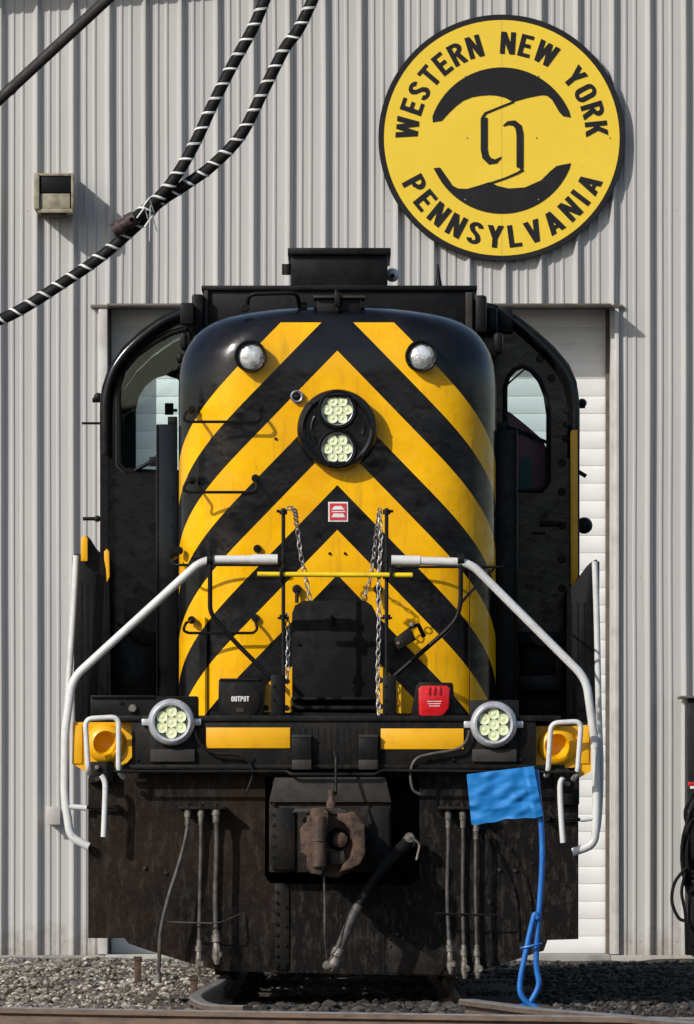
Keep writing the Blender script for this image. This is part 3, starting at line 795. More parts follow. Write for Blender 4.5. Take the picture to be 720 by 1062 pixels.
# --- roof pieces
def roof_bits():
    mb = MB(); mb.use(M['black'])
    mb.pbox(211, 492, 300, 345, 2.2, 4.7, .012); mb.pbox(209, 495, 296, 301, 2.17, 4.75, .006)
    mb.use(M['plaque']); mb.pbox(212, 216, 301, 342, 2.17, 2.2, .002); mb.pbox(483, 490, 303, 346, 2.17, 2.2, .002)
    mb.build('roof_housing', parent=loco)
    mb = MB(); mb.use(M['black'])
    mb.pbox(302, 402, 263, 299, 3.0, 4.2, .008); mb.pbox(298.5, 405.5, 257, 264, 2.96, 4.25, .006)
    mb.tube([P(298, 285, 3.3), P(298, 274, 3.3)], .035, 10)
    mb.build('exhaust_stack', parent=loco)
    mb = MB(); mb.use(M['stickerwhite']); mb.lathe(P(407, 285, 3.6), [(0, .03), (.02, .03), (.035, .01), (.042, 0), (.046, -.03), (0, -.03)], 20)
    mb.use(M['dark']); mb.lathe(P(407, 286, 3.56), [(0, .01), (.014, .01), (.014, 0), (0, 0)], 12); mb.build('horn', parent=loco)
    mb = MB(); mb.use(M['black']); mb.tube([P(455, 297, 3.5), P(455, 288, 3.5), P(454, 274, 3.5)], [.025, .014, .006]); mb.build('antenna', parent=loco)
    mb = MB(); mb.use(M['black'])
    mb.pbox(187, 201, 314, 336, 1.9, 2.3, .01); mb.pbox(199, 211, 305, 345, 2.1, 2.4, .015); mb.pbox(187, 194, 345, 362, 1.7, 2.0, .02)
    mb.pbox(183, 191, 366, 376, 1.7, 1.9, .02); mb.build('class_lamp_bracket', parent=loco)
    mb = MB(); mb.use(M['black']); mb.pbox(493, 505, 306, 345, 2.1, 2.5, .02); mb.pbox(505, 516, 318, 345, 2.3, 2.5, .02); mb.pbox(512, 522, 345, 366, 1.7, 2.0, .02); mb.tube([P(509, 380, 1.8), P(516, 362, 1.8), P(517, 346, 1.8)], .022)
    mb.build('class_lamp_bracket', parent=loco)
    # small bracket in the middle of the crown
    mb = MB(); mb.use(M['black']); mb.pbox(329, 374, 309, 333, .86, 1.3, .008); mb.pbox(347, 353, 303, 318, .8, .9, .006)
    mb.use(M['plaque']); mb.pbox(325, 379, 306.5, 309, .82, 1.2, .003); mb.use(M['frame']); mb.tube([P(349, 300, .82), P(350, 322, .82)], .012)
    mb.build('crown_bracket', parent=loco)
    mb = MB(); mb.use(M['black']); mb.tube(fillet([P(256, 321, .93), P(258, 305, .86), P(308, 303.5, .86), P(311, 318, .98)], .05), .014)
    mb.lathe(P(254, 319, .9), [(0, .02), (.025, .02), (.03, 0), (.03, -.03)], 12); mb.lathe(P(315, 316, .95), [(0, .02), (.02, .02), (.025, 0), (.025, -.03)], 12)
    mb.build('grab_iron', parent=loco)
    # long hood and running gear behind (hidden from the front, there for the other sides)
    mb = MB(); mb.use(M['gloss']); mb.box(-.95, .95, YR+.06, YEND-.5, ZDECK+.01, 4.1, .12); mb.build('long_hood', parent=loco)
    mb = MB(); mb.use(M['frame']); mb.box(-1.5, 1.5, .9, YEND, ZDECK-.3, ZDECK-.02, .01); mb.box(-1.1, 1.1, 4.6, 7.8, .35, ZDECK-.31, .05)
    mb.box(-1.5, 1.5, YEND, YEND+.08, .35, ZDECK, .01); mb.build('underframe', parent=loco)
    for yc in (2.6, 9.8):
        mb = MB(); mb.use(M['rustdark'])
        for sx in (-1, 1): mb.box(sx*1.05-.06, sx*1.05+.06, yc-1.5, yc+1.5, .55, .85, .03)
        mb.box(-.9, .9, yc-.25, yc+.25, .5, .95, .03); tr = mb.build('truck', parent=loco)
        for dy in (-1.0, 1.0):
            w = MB(); w.use(M['rustdark']); 
            for sx in (-1, 1): w.lathe((sx*.72, yc+dy, .63), [(0, -.06), (.5, -.07), (.52, -.075), (.52, -.05), (.5, -.045), (.48, .06), (.3, .05), (0, .06)], 32, axis=(sx, 0, 0))
            w.cyl((-.7, yc+dy, .63), (.7, yc+dy, .63), .08); w.build('wheelset', parent=tr)
roof_bits()

# --- lamps on the hood
def led_lamp(parent, px, py, Y, rpx, ring='black', ringw=3.0, depth=.05, ringmat=None, rim='chrome'):
    s = s_at(Y); r = rpx/s; c = P(px, py, Y)
    mb = MB(); mb.use(M[rim]); mb.lathe(c, [(r+ringw/s, -.02), (r+ringw/s, depth*.8), (r+ringw*.5/s, depth), (r, depth*.9), (r, depth*.4)], 40)
    L_ = mb.build('headlight' if rim != 'x' else 'lamp', parent=parent)
    mb = MB(); mb.use(M['lensface']); mb.lathe(c, [(r, depth*.4), (0, depth*.4)], 40); mb.build('reflector', parent=L_)
    mb = MB(); mb.use(M['led']); lr = r*.335
    for k in range(7):
        if k == 6: o = Vector((0, 0, 0))
        else: o = Vector((math.cos(rad(60*k))*r*.655, 0, math.sin(rad(60*k))*r*.655))
        mb.lathe(c+o+Vector((0, -depth*.42, 0)), [(lr, -.004), (lr, .006), (lr*.86, .004), (lr*.42, .0015), (lr*.34, .004), (0, .006)], 18)
    mb.build('lens', parent=L_)
    return L_
def headlights():
    c = P(350, 446, YN); s = s_at(YN); R = 41/s
    mb = MB(); mb.use(M['gloss']); mb.lathe(c, [(R, -.06), (R+.004, .09), (R-.006, .105), (R-.03, .11), (R-.045, .10), (R-.05, .06), (0, .06)], 64)
    for k in range(12):
        a = rad(30*k+15); p = c+Vector((math.cos(a)*(R-.02), -.11, math.sin(a)*(R-.02)))
        if k % 2 == 0: mb.cyl(p, p+Vector((0, -.012, 0)), .009, .008, 8)
    for a0, a1 in ((150, 180), (105, 125), (-10, 20), (190, 215)):
        pts = [c+Vector((math.cos(rad(a))*(R-.085), -.075, math.sin(rad(a))*(R-.085))) for a in range(a0, a1+1, 5)]
        mb.tube(pts, .012, 8)
    h = mb.build('headlight_housing', parent=loco)
    for dy in (425, 465.5):
        mb = MB(); mb.use(M['black']); mb.lathe(P(350, dy, YN-.06), [(.125, 0), (.125, .045), (.115, .055), (.105, .045), (.1, 0)], 40); mb.build('bezel', parent=h)
        led_lamp(loco, 350, dy, YN-.07, 15.5, ringw=1.6, depth=.035)
    # peep light at upper left
    mb = MB(); mb.use(M['chrome']); mb.lathe(P(308, 411.5, YN), [(.041, 0), (.041, .03), (.034, .036), (.026, .03), (.024, .015)], 24)
    g = mb.build('class_light', parent=loco); mb = MB(); mb.use(M['gloss']); mb.lathe(P(308, 411.5, YN), [(.026, .014), (.018, .03), (0, .036)], 20); mb.build('lens', parent=g)
    # number/marker lamps
    for px, ins in ((260, 0), (437, 0)):
        c = P(px, 369.5, YN-.05)
        mb = MB(); mb.use(M['black']); mb.lathe(c, [(.088, -.12), (.098, -.04), (.102, .0), (.102, .03), (.094, .045), (.083, .04), (.08, .01)], 36)
        for a in (90, 210, 330, 270):
            p = c+Vector((math.cos(rad(a))*.094, -.035, math.sin(rad(a))*.094)); mb.cyl(p, p+Vector((0, -.02, 0)), .009, .007, 8)
        g = mb.build('marker_lamp', parent=loco)
        mb = MB(); mb.use(M['lens']); mb.lathe(c, [(.082, .012), (.06, .03), (.03, .038), (0, .04)], 28); mb.build('lens', parent=g)
headlights()

# --- grab irons on the hood
def grab(pts, r, pads, name='grab_iron'):
    mb = MB(); mb.use(M['black']); mb.tube(fillet(pts, .045, 5), r, 8)
    for p in pads:
        p = Vector(p); mb.lathe(p, [(0, .03), (.022, .03), (.026, .01), (.026, -.04)], 12)
        mb.cyl(p+Vector((0, -.02, 0)), p+Vector((0, -.035, 0)), .012, .01, 6)
    return mb.build(name, parent=loco)
for y0, yb, xr in ((425, 437.5, 270), (498, 510.5, 267), (643, 656.5, 267)):
    yl_ = YN+.03; yo = YN-.10
    grab([P(200, y0, YN+.12), P(193, y0+3, yo), P(190, yb-3, yo), P(195, yb, yo), P(xr-4, yb, yo), P(xr, yb-4, yo), P(xr-1, y0+4, yo+.03), P(xr-3, y0, YN)], .0095,
         [P(199, y0, YN+.10), P(xr-2, y0-2, YN)])
grab([P(183, 578, YN+.25), P(176, 582, YN-.02), P(182, 586, YN-.10), P(290, 586, YN-.10), P(290, 584, YN)], .0085, [P(186, 571, YN+.2), P(267, 569, YN)])
grab([P(410, 584, YN), P(410, 588, YN-.1), P(522, 588, YN-.1), P(515, 588, YN+.25)], .0085, [])
for px, py in ((308, 611), (392, 611)):
    mb = MB(); mb.use(M['black']); mb.lathe(P(px, py, YN), [(0, .05), (.025, .045), (.03, 0)], 12); mb.tube([P(px, py, YN-.03), P(px, py+14, YN-.05)], .012); mb.build('latch', parent=loco)
# sticker
def sticker():
    mb = MB(); mb.use(M['stickerwhite']); mb.pbox(340.5, 361, 520.5, 541, YN-.006, YN-.001, 0)
    mb.use(M['stickerred']); mb.pbox(342, 359.5, 522, 539.5, YN-.009, YN-.006, 0)
    mb.use(M['stickerwhite'])
    mb.pprism([(344, 528.5), (347, 525), (354, 524.6), (357.5, 528.5)], YN-.012, YN-.009); mb.pprism([(344, 536.5), (346, 532.6), (356, 532.6), (358, 536.5)], YN-.012, YN-.009)
    mb.pbox(344, 358, 530, 531, YN-.011, YN-.009, 0)
    mb.build('sticker', parent=loco, smooth=False)
sticker()
def hood_details():
    for px, y0, y1, dy in ((487, 588, 742, .057), (213, 640, 742, .057)):
        mb = MB(); mb.use(M['dark']); a = P(px, y1, YN+dy); b = P(px, y0, YN+dy)
        mb.box(a.x-.0025, a.x+.0025, YN+dy-.004, YN+dy+.03, a.z, b.z, .001); mb.build('hood_seam', parent=loco)
    for px, py, dy in ((342, 574, 0), (358, 574, 0), (342, 608, 0), (358, 608, 0), (300, 500, 0), (402, 500, 0), (286, 455, 0), (428, 660, 0)):
        mb = MB(); mb.use(M['frame']); mb.bolt(px, py, YN+dy, .010, .012); mb.build('hood_bolt', parent=loco)
hood_details()
# --- lower drop plate (walkway plate) and posts between the handrails
def gangway():
    Y = .42
    mb = MB(); mb.use(M['dark']); mb.pprism([(303, 742), (303, 636), (306, 628), (314, 623), (379, 623), (386, 628), (390, 636), (390, 742)], Y, Y+.05, .006)
    mb.use(M['black']); mb.bolt(343, 645, Y, .012, .02); mb.pbox(342, 345, 638, 648, Y-.03, Y, .003)
    for a, b in ((310, 668), (383, 668)): mb.bolt(a, b, Y, .012, .012)
    mb.build('gangway_plate', parent=loco)
    mb = MB(); mb.use(M['frame'])
    mb.pbox(302, 391, 723, 726, Y-.12, Y, .004); mb.pbox(302, 391, 732, 736, Y-.2, Y, .004); mb.pbox(300, 392, 741, 746, Y-.3, Y+.1, .004); mb.build('tread', parent=loco)
    for x0, x1, px in ((281, 295, 294), (397, 411, 401)):
        mb = MB(); mb.use(M['black']); mb.pbox(x0, x1, 700, 750, -.10, -.04, .006)
        for k in range(3): mb.bolt((x0+x1)/2-4, 712+k*14, -.10, .009, .01); 
        p0 = P(px, 745, -.05); mb.tube([p0, P(px, 527, -.05)], .012, 8)
        for yy in (531, 580, 598, 640): mb.lathe(P(px, yy, -.05)+Vector((0, 0, -.015)), [(0, 0), (.024, 0), (.024, .03), (0, .03)], 10, axis=(0, 0, 1))
        d = -1 if px < 350 else 1
        mb.tube([P(px, 531, -.05), P(px+7*d*1.0, 530, -.05)], .01, 6); mb.tube([P(px, 641, -.05), P(px-6, 641, -.05)], .008, 6); mb.tube([P(px, 641, -.05), P(px+6, 641, -.05)], .008, 6)
        mb.build('gangway_post', parent=loco)
    # small perforated yellow plates beside the posts
    for pts, hs in (([(271, 745), (271, 716), (281, 706), (281, 745)], [(276, 734)]), ([(295, 744), (295, 692), (301, 692), (301, 742)], [(297, 706), (297, 734)]), ([(391, 744), (391, 692), (397, 692), (397, 744)], [(394, 705), (394, 732)]), ([(413, 745), (413, 710), (416, 710), (416, 745)], [])):
        mb = MB(); mb.use(M['yellow']); mb.pprism(pts, .08, .10, 0); mb.use(M['dark'])
        for a, b in hs: mb.lathe(P(a, b, .08), [(.018, 0), (.018, .006), (0, .006)], 10)
        mb.build('bracket_plate', parent=loco)
    mb = MB(); mb.use(M['yellowrail']); mb.tube([P(267, 595.5, -.08), P(428, 596.5, -.08)], .0155, 12)
    mb.use(M['black']); mb.pbox(290, 293.5, 589, 604, -.11, -.05, .003); mb.pbox(404, 407.5, 589, 604, -.11, -.05, .003)
    mb.build('yellow_bar', parent=loco)
gangway()
def chain(pts, n, lk=.026, w=.0045, name='chain'):
    path = smoothpath([P(*p) for p in pts], 12)
    # equal spacing
    d = [0]
    for a, b in zip(path, path[1:]): d.append(d[-1]+(b-a).length)
    tot = d[-1]; n = int(tot/(lk*1.55)); mb = MB(); mb.use(M['chain'])
    for k in range(n+1):
        t = tot*k/n
        i = max(j for j in range(len(d)) if d[j] <= t+1e-9); i = min(i, len(path)-2)
        p = path[i].lerp(path[i+1], (t-d[i])/max(1e-6, d[i+1]-d[i])); ax = (path[i+1]-path[i]).normalized()
        side = Vector((1, 0, 0)) if k % 2 else Vector((0, 1, 0))
        side = Vector((1, .55, 0)).normalized() if k % 2 else Vector((-.55, 1, 0)).normalized()
        side = (side-ax*side.dot(ax)).normalized()
        ring = []
        for j in range(12):
            a = 2*math.pi*j/12; ring.append(p+ax*math.sin(a)*lk+side*math.cos(a)*lk*.52)
        mb.tube(ring, w, 5, closed=True)
    return mb.build(name, parent=loco)
chain([(295, 529, -.05), (305, 528, 0), (308, 545, .3), (312, 575, .35), (317, 598, .4), (321, 619, .42)], 14)
chain([(298, 640, -.03), (299, 665, 0), (298, 700, 0)], 9)
chain([(394, 529, 0), (391, 550, .2), (388, 575, .3), (384, 600, .38), (378, 620, .42)], 14)
chain([(394, 536, -.06), (395, 560, -.06), (393, 600, -.06), (393, 650, -.06), (392, 700, -.04), (393, 738, -.04)], 22, lk=.026)

# --- platform, sill and pilot
def pilot():
    Y = -.12
    mb = MB(); mb.use(M['frame'])
    mb.pbox(137, 556, 747, 797, Y, 0, .006)                 # end sill face
    mb.pbox(118, 582, 742, 748, Y-.015, .95, .006)          # deck edge
    mb.pbox(120, 586, 793, 797.5, Y-.03, Y, .004)           # bottom lip
    mb.box(X_(80, 0), X_(610, 0), .05, 2.6, ZDECK-.06, ZDECK-.02)
    for x in (125, 142, 230, 262, 445, 470, 488, 540): mb.bolt(x, 788, Y, .013, .012)
    for i in range(14): mb.pbox(303+i*6.6, 304+i*6.6, 755, 790, Y-.003, Y, 0)
    mb.build('end_sill', parent=loco)
    for x0, x1, a in ((214, 301, 0), (395, 481, 1)):
        mb = MB(); mb.use(M['yellow']); mb.pbox(x0, x1, 754.5+a, 776+a, Y-.008, Y-.0, .002); mb.build('yellow_stripe', parent=loco)
    for x0, x1 in ((303, 323), (372, 392)):
        mb = MB(); mb.use(M['black']); mb.pbox(x0, x1, 764, 792, Y-.05, Y, .004); mb.use(M['plaque']); mb.pbox(x0, x1, 788, 798, Y-.09, Y, .003); mb.pbox(x0, x1, 762, 765, Y-.055, Y, .002)
        mb.build('buffer_step', parent=loco)
    # raised boxes outboard on the deck
    mb = MB(); mb.use(M['black']); mb.pbox(94, 205, 722, 747, -.02, .5, .006); mb.use(M['frame']); mb.pbox(94, 160, 721, 723.5, -.04, .5, .003)
    mb.use(M['black']); mb.bolt(126, 729, -.02); mb.bolt(162, 731, -.02); mb.build('deck_box', parent=loco)
    mb = MB(); mb.use(M['fitting']); mb.lathe(P(138, 735, -.02), [(.028, 0), (.028, .015), (.02, .03), (0, .035)], 16); mb.build('button_light', parent=loco)
    mb = MB(); mb.use(M['black']); mb.pbox(487, 538, 726, 785, -.05, .1, .005); mb.pbox(538, 555, 752, 797, -.05, .2, .005)
    for k in range(5): mb.bolt(541+k*2, 760+k*8, -.05, .008, .008)
    mb.build('deck_box', parent=loco)
    # pilot plate
    mb = MB(); mb.use(M['pilot'])
    out = [(91.5, 808), (91.5, 973), (129, 973), (134, 979), (155, 986), (204, 1001), (230, 1007), (456, 1012), (486, 1010), (515, 1002), (545, 992), (564, 986), (568, 975), (600, 974), (600, 800), (95, 797)]
    hole = [(275, 806), (275, 908), (280, 916), (428, 918), (435, 912), (435, 806)]
    ob = plate_with_holes('pilot', [((lambda p: (p.x, p.z))(P(a, b, 0))) for a, b in out], [[((lambda p: (p.x, p.z))(P(a, b, 0))) for a, b in hole]], 0, .035, M['pilot'], loco)
    mb = MB(); mb.use(M['frame'])
    mb.pbox(397.2, 398.6, 919, 1008, -.004, .0, 0); mb.build('plate_joint', parent=ob); mb = MB(); mb.use(M['frame'])
    mb.pbox(285, 300, 916, 1006, -.012, 0, .003)
    strap = mb.build('seam_strap', parent=ob)
    mb.bolt_parts([(287, 925+k*11) for k in range(8)]+[(296, 940+k*20) for k in range(4)], -.012, .0115, .014, M['frame'], strap)
    mb.bolt_parts([(404, 973), (412, 969), (418, 973), (404, 981), (518, 902), (534, 903), (508, 936), (172, 905), (150, 900)], 0, .014, .016, M['plaque'], ob)
    # stained triangular gussets either side of the seam
    for pts in ([(402, 968), (420, 975), (462, 1003), (456, 1011), (402, 1009)], [(503, 948), (514, 950), (510, 976)]):
        mb = MB(); mb.use(M['rustdark']); mb.pprism(pts, -.008, 0, .002); mb.build('gusset', parent=ob)
    # raised arcs in place of curved shadow lines on the plate
    for pts in ([(498, 860), (520, 890), (535, 930), (538, 975)], [(505, 850), (532, 885), (549, 925), (552, 965)]):
        mb = MB(); mb.use(M['pilot']); mb.tube(smoothpath([P(a, b, -.002) for a, b in pts], 6), .012, 6); mb.build('shadow_arc', parent=ob)
    # corner posts
    mb = MB(); mb.use(M['frame']); mb.pbox(92, 118, 790, 812, -.06, .0, .01); mb.build('corner_plate', parent=loco); mb = MB(); mb.use(M['frame']); mb.pbox(576, 601, 796, 835, -.06, 0, .01); mb.build('corner_plate', parent=loco); mb = MB(); mb.use(M['frame'])
    mb.box(X_(92, 0), X_(98, 0), .035, 1.2, Z_(973, 0), Z_(800, 0), .004); mb.build('side_plate', parent=loco); mb = MB(); mb.use(M['frame']); mb.box(X_(594, 0), X_(600, 0), .035, 1.2, Z_(973, 0), Z_(800, 0), .004)
    mb.build('side_plate', parent=loco)
    # recess behind the hole
    mb = MB(); mb.use(M['dark']); mb.pbox(262, 448, 800, 930, .5, .55, 0); mb.pbox(262, 275, 800, 930, .04, .5, 0); mb.pbox(435, 448, 800, 930, .04, .5, 0); mb.pbox(262, 448, 918, 930, .04, .5, 0); mb.build('draft_pocket', parent=loco)
    # draft gear housing
    mb = MB(); mb.use(M['rustdark'])
    mb.pbox(279, 406, 830, 905, -.14, .3, .01); mb.use(M['plaque']); mb.pprism([(279, 832), (285, 806), (400, 806), (406, 832)], -.17, -.12, .004)
    mb.use(M['frame']); 
    for k in range(9): mb.bolt(284, 812+k*11, -.15, .012, .016)
    mb.pbox(283, 306, 838, 902, -.16, -.14, .004); mb.pbox(382, 404, 838, 902, -.16, -.14, .004)
    mb.build('draft_gear_housing', parent=loco)
pilot()
M['cast'] = worn('brown_cast_steel', (.085, .052, .036), (.035, .025, .02), (.5, .85), 11, lo=.42, hi=.66, bstr=.8, bscale=30, bdist=.008, third=(.15, .11, .085), spec=.35)
def coupler():
    mb = MB(); mb.use(M['cast'])
    mb.pprism([(318, 843), (360, 842), (372, 850), (376, 866), (375, 890), (368, 900), (350, 911), (330, 908), (318, 898)], -.44, -.12, .014)
    cp = mb.build('coupler', parent=loco)
    mb = MB(); mb.use(M['rust'])
    mb.pprism([(360, 843), (366, 841), (374, 848), (378.5, 856), (379, 885), (374, 896), (364, 901), (352, 905), (356, 896), (363, 889), (366, 876), (364, 862), (357, 854), (350, 850), (350, 843)], -.58, -.42, .012); mb.build('guard_arm', parent=cp)
    mb = MB(); mb.use(M['rust'])
    mb.pprism([(311, 860), (315, 854), (320, 852), (323, 838), (337, 837), (341, 842), (341, 856), (338, 862), (338, 898), (333, 908), (322, 906), (318, 898), (318, 888), (312, 884)], -.58, -.40, .014); kn = mb.build('knuckle', parent=cp)
    mb = MB(); mb.use(M['cast']); a = P(331, 900, -.57); b = P(331, 846, -.57); mb.tube([a, a.lerp(b, .03), a.lerp(b, .46), a.lerp(b, .47), a.lerp(b, .50), a.lerp(b, .51), a.lerp(b, .97), b], [.034, .044, .044, .038, .038, .044, .044, .034], 24)
    mb.build('knuckle_nose', parent=kn)
    mb = MB(); mb.use(M['dark']); mb.lathe(P(351, 870, -.437), [(.075, 0), (.07, .004), (0, .004)], 24); mb.build('throat', parent=cp)
    mb = MB(); mb.use(M['rust']); mb.lathe(P(353, 871, -.44), [(.048, 0), (.046, .06), (.03, .075), (0, .078)], 20); mb.build('lock_block', parent=cp)
    mb = MB(); mb.use(M['plaque']); mb.pprism([(341, 884), (357, 882), (359, 893), (354, 897), (343, 897)], -.50, -.43, .012); mb.build('wear_block', parent=cp)
    mb = MB(); mb.use(M['rust']); mb.tube([P(343.5, 846, -.42), P(343.5, 832, -.42), P(343.5, 830, -.42), P(343.5, 820, -.42), P(343.5, 819, -.42)], [.030, .030, .023, .021, .012], 14); mb.build('knuckle_pin', parent=cp)
    mb = MB(); mb.use(M['plaque']); mb.pprism([(303, 843), (306, 838.5), (352, 838), (362, 842), (352, 845)], -.46, -.2, .008); mb.build('top_lug', parent=cp)
    mb = MB(); mb.use(M['frame']); mb.tube([P(348.5, 784, -.3), P(348.5, 824, -.4)], .009, 8); mb.tube([P(347.5, 784, -.3), P(347.5, 778, -.3)], .011, 8)
    pts = fillet([P(118, 800, -.2), P(298, 800, -.2), P(302, 803, -.22), P(390, 803, -.22), P(396, 799, -.2), P(600, 801, -.2)], .03); mb.tube(pts, .010, 8); mb.build('uncoupling_lever', parent=loco)
    mb = MB(); mb.use(M['hose']); mb.tube(smoothpath([P(336, 905, -.5), P(337, 940, -.5), P(337, 970, -.49), P(340, 998, -.4)], 6), .007, 8); mb.build('safety_wire', parent=loco)
coupler()

# --- handrails and steps
def handrails():
    Y = -.05
    specs = [
        ([(288, 580), (210, 580.5), (75, 704), (67.5, 760), (67, 826), (73, 868), (92, 878)], [(262, 580), (288, 580)]),
        ([(406, 581), (487, 583), (608, 704), (617, 770), (619, 835), (617, 876), (594, 884)], [(406, 581), (436, 581.5)])]
    for pts, col in specs:
        mb = MB(); mb.use(M['white']); mb.tube(fillet([P(a, b, Y) for a, b in pts], .085, 8), .0265, 14); mb.tube([P(a, b, Y) for a, b in col], .032, 14)
        h = mb.build('handrail', parent=loco)
    # stair rails further back
    for pts in ([(79, 576), (77, 620), (71, 715), (69, 760), (69, 838)], [(617, 582), (619, 640), (621, 735), (623, 800), (620, 858), (611, 880)]):
        mb = MB(); mb.use(M['white']); mb.tube(smoothpath([P(a, b, 1.35) for a, b in pts], 6), .020, 12); mb.build('stair_rail', parent=loco)
    for a, b in (((66, 836), (90, 838)), ((602, 850), (619, 848))):
        mb = MB(); mb.use(M['white']); mb.tube([P(*a, Y), P(*b, Y)], .018, 10); mb.build('rail_stub', parent=loco)
    for a, b in (((88, 837), (122, 838)), ((567, 848), (602, 850))):
        mb = MB(); mb.use(M['black']); mb.tube([P(*a, -.04), P(*b, -.04)], .012, 10); mb.lathe(P((122 if a[0] < 300 else 567), 838 if a[0] < 300 else 848, -.04), [(0, .03), (.022, .03), (.022, -.03), (0, -.03)], 10); mb.build('rail_pin', parent=loco)
    # stanchions (dark bent rods) carrying the handrails
    for pts in ([(218, 572), (218, 636), (246, 668), (282, 704)], [(478, 575), (478, 625), (474, 642), (462, 655), (407, 703)]):
        mb = MB(); mb.use(M['black']); mb.tube(fillet([P(a, b, -.06) for a, b in pts], .05, 6), .0145, 10)
        p = P(pts[0][0], 580, -.05); mb.lathe(p+Vector((-.02, 0, 0)), [(0, 0), (.038, 0), (.038, .04), (0, .04)], 14, axis=(1, 0, 0)); mb.build('stanchion', parent=loco)
    for x0, x1, y0, y1 in ((88.5, 123, 743.5, 806), (571.5, 603, 748, 808)):
        d = 3 if x0 < 300 else -3
        mb = MB(); mb.use(M['white'])
        L_ = fillet([P(x0+d+(1 if d > 0 else -2), y1-4, -.12), P(x0+d, y1-8, -.2), P(x0, y0+2, -.2), P(x1, y0, -.2), P(x1-(0 if d > 0 else 4), y1-6, -.2), P(x1+(5 if d > 0 else -8), y1, -.12)], .05, 6)
        mb.tube(L_, .0165, 12); mb.build('step_handle', parent=loco)
    for pts in ([(105, 804), (109, 812), (109, 830), (107.5, 868)], [(584, 806), (581, 815), (582, 845), (584, 874)]):
        mb = MB(); mb.use(M['white']); mb.tube(smoothpath([P(a, b, -.16) for a, b in pts], 5), .0175, 12); mb.build('lower_handle', parent=loco)
    for a in ((101, 796), (101, 808), (589, 801), (589, 813)):
        mb = MB(); mb.use(M['fitting']); mb.lathe(P(*a, -.06), [(.017, -.02), (.017, .02), (.010, .028), (0, .028)], 8); mb.build('bolt_head', parent=loco)
    # yellow corner housings with round pockets
    for pts, c, r in (([(76, 749), (137, 749), (137, 785), (132, 791), (96, 806), (92, 802), (75, 792)], (110, 771), 19), ([(555, 753), (613, 753), (613, 800), (598, 808), (586, 797), (556, 794)], (578, 774), 19)):
        cc = P(*c, 0); rr = r/s_at(0)*.62
        hole = [(cc.x+rr*math.cos(rad(a)), cc.z+rr*math.sin(rad(a))) for a in range(0, 360, 12)]
        g = plate_with_holes('corner_housing', [((lambda p: (p.x, p.z))(P(a, b, 0))) for a, b in pts], [hole], -.02, .03, M['yellow'], loco)
        mb = MB(); mb.use(M['yellow']); mb.lathe(P(*c, -.02), [(rr*1.75, 0), (rr*1.7, .018), (rr*1.35, .045), (rr*1.1, .05), (rr, .035), (rr*.93, .0), (rr*.7, -.03), (rr*.35, -.045), (0, -.05)], 36); mb.build('pocket_ring', parent=g)
        mb = MB(); mb.use(M['yellow']); x = 75.5 if c[0] < 300 else 601; mb.pbox(x, x+10, 752, 792, -.03, -.02, .003); mb.build('edge_strip', parent=g)
handrails()

# --- ditch lights
def ditch(px, py):
    Y = -.12; c = P(px, py, Y); s = s_at(Y)
    mb = MB(); mb.use(M['silverpaint'])
    mb.lathe(c, [(0, -.1), (.09, -.09), (.125, -.02), (.143, .03), (.145, .055), (.138, .075), (.118, .088), (.105, .085), (.102, .06)], 44)
    mb.box(c.x-.185, c.x-.13, c.y-.03, c.y+.02, c.z-.022, c.z+.022, .008); mb.box(c.x+.13, c.x+.185, c.y-.03, c.y+.02, c.z-.022, c.z+.022, .008)
    h = mb.build('ditch_light', parent=loco)
    mb = MB(); mb.use(M['lensface']); mb.lathe(c, [(.103, .06), (0, .06)], 36); mb.build('reflector', parent=h)
    mb = MB(); mb.use(M['led'])
    for k in range(7):
        o = Vector((0, 0, 0)) if k == 6 else Vector((math.cos(rad(60*k+30))*.067, 0, math.sin(rad(60*k+30))*.067))
        mb.lathe(c+o+Vector((0, -.062, 0)), [(.034, -.004), (.034, .006), (.029, .004), (.014, .0015), (.012, .004), (0, .006)], 18)
    mb.build('lens', parent=h)
    mb = MB(); mb.use(M['frame']); mb.pbox(px-23, px+25, 757, 793, -.13, -.05, .004); mb.use(M['plaque']); mb.pbox(px-22, px+24, 777, 790, -.15, -.13, .003); mb.build('lamp_bracket', parent=loco)
ditch(178, 749); ditch(512, 751.5)
def wires():
    for pts in ([(202, 757), (208, 772), (222, 781), (246, 783), (258, 790), (262, 803), (256, 822)], [(487, 757), (484, 768), (474, 777), (447, 782), (432, 787), (426, 800), (428, 818), (436, 824)]):
        mb = MB(); mb.use(M['hosedark' if pts[0][0] < 300 else 'hose']); mb.tube(smoothpath([P(a, b, -.17) for a, b in pts], 8), .009, 8); mb.build('lamp_cable', parent=loco)
wires()
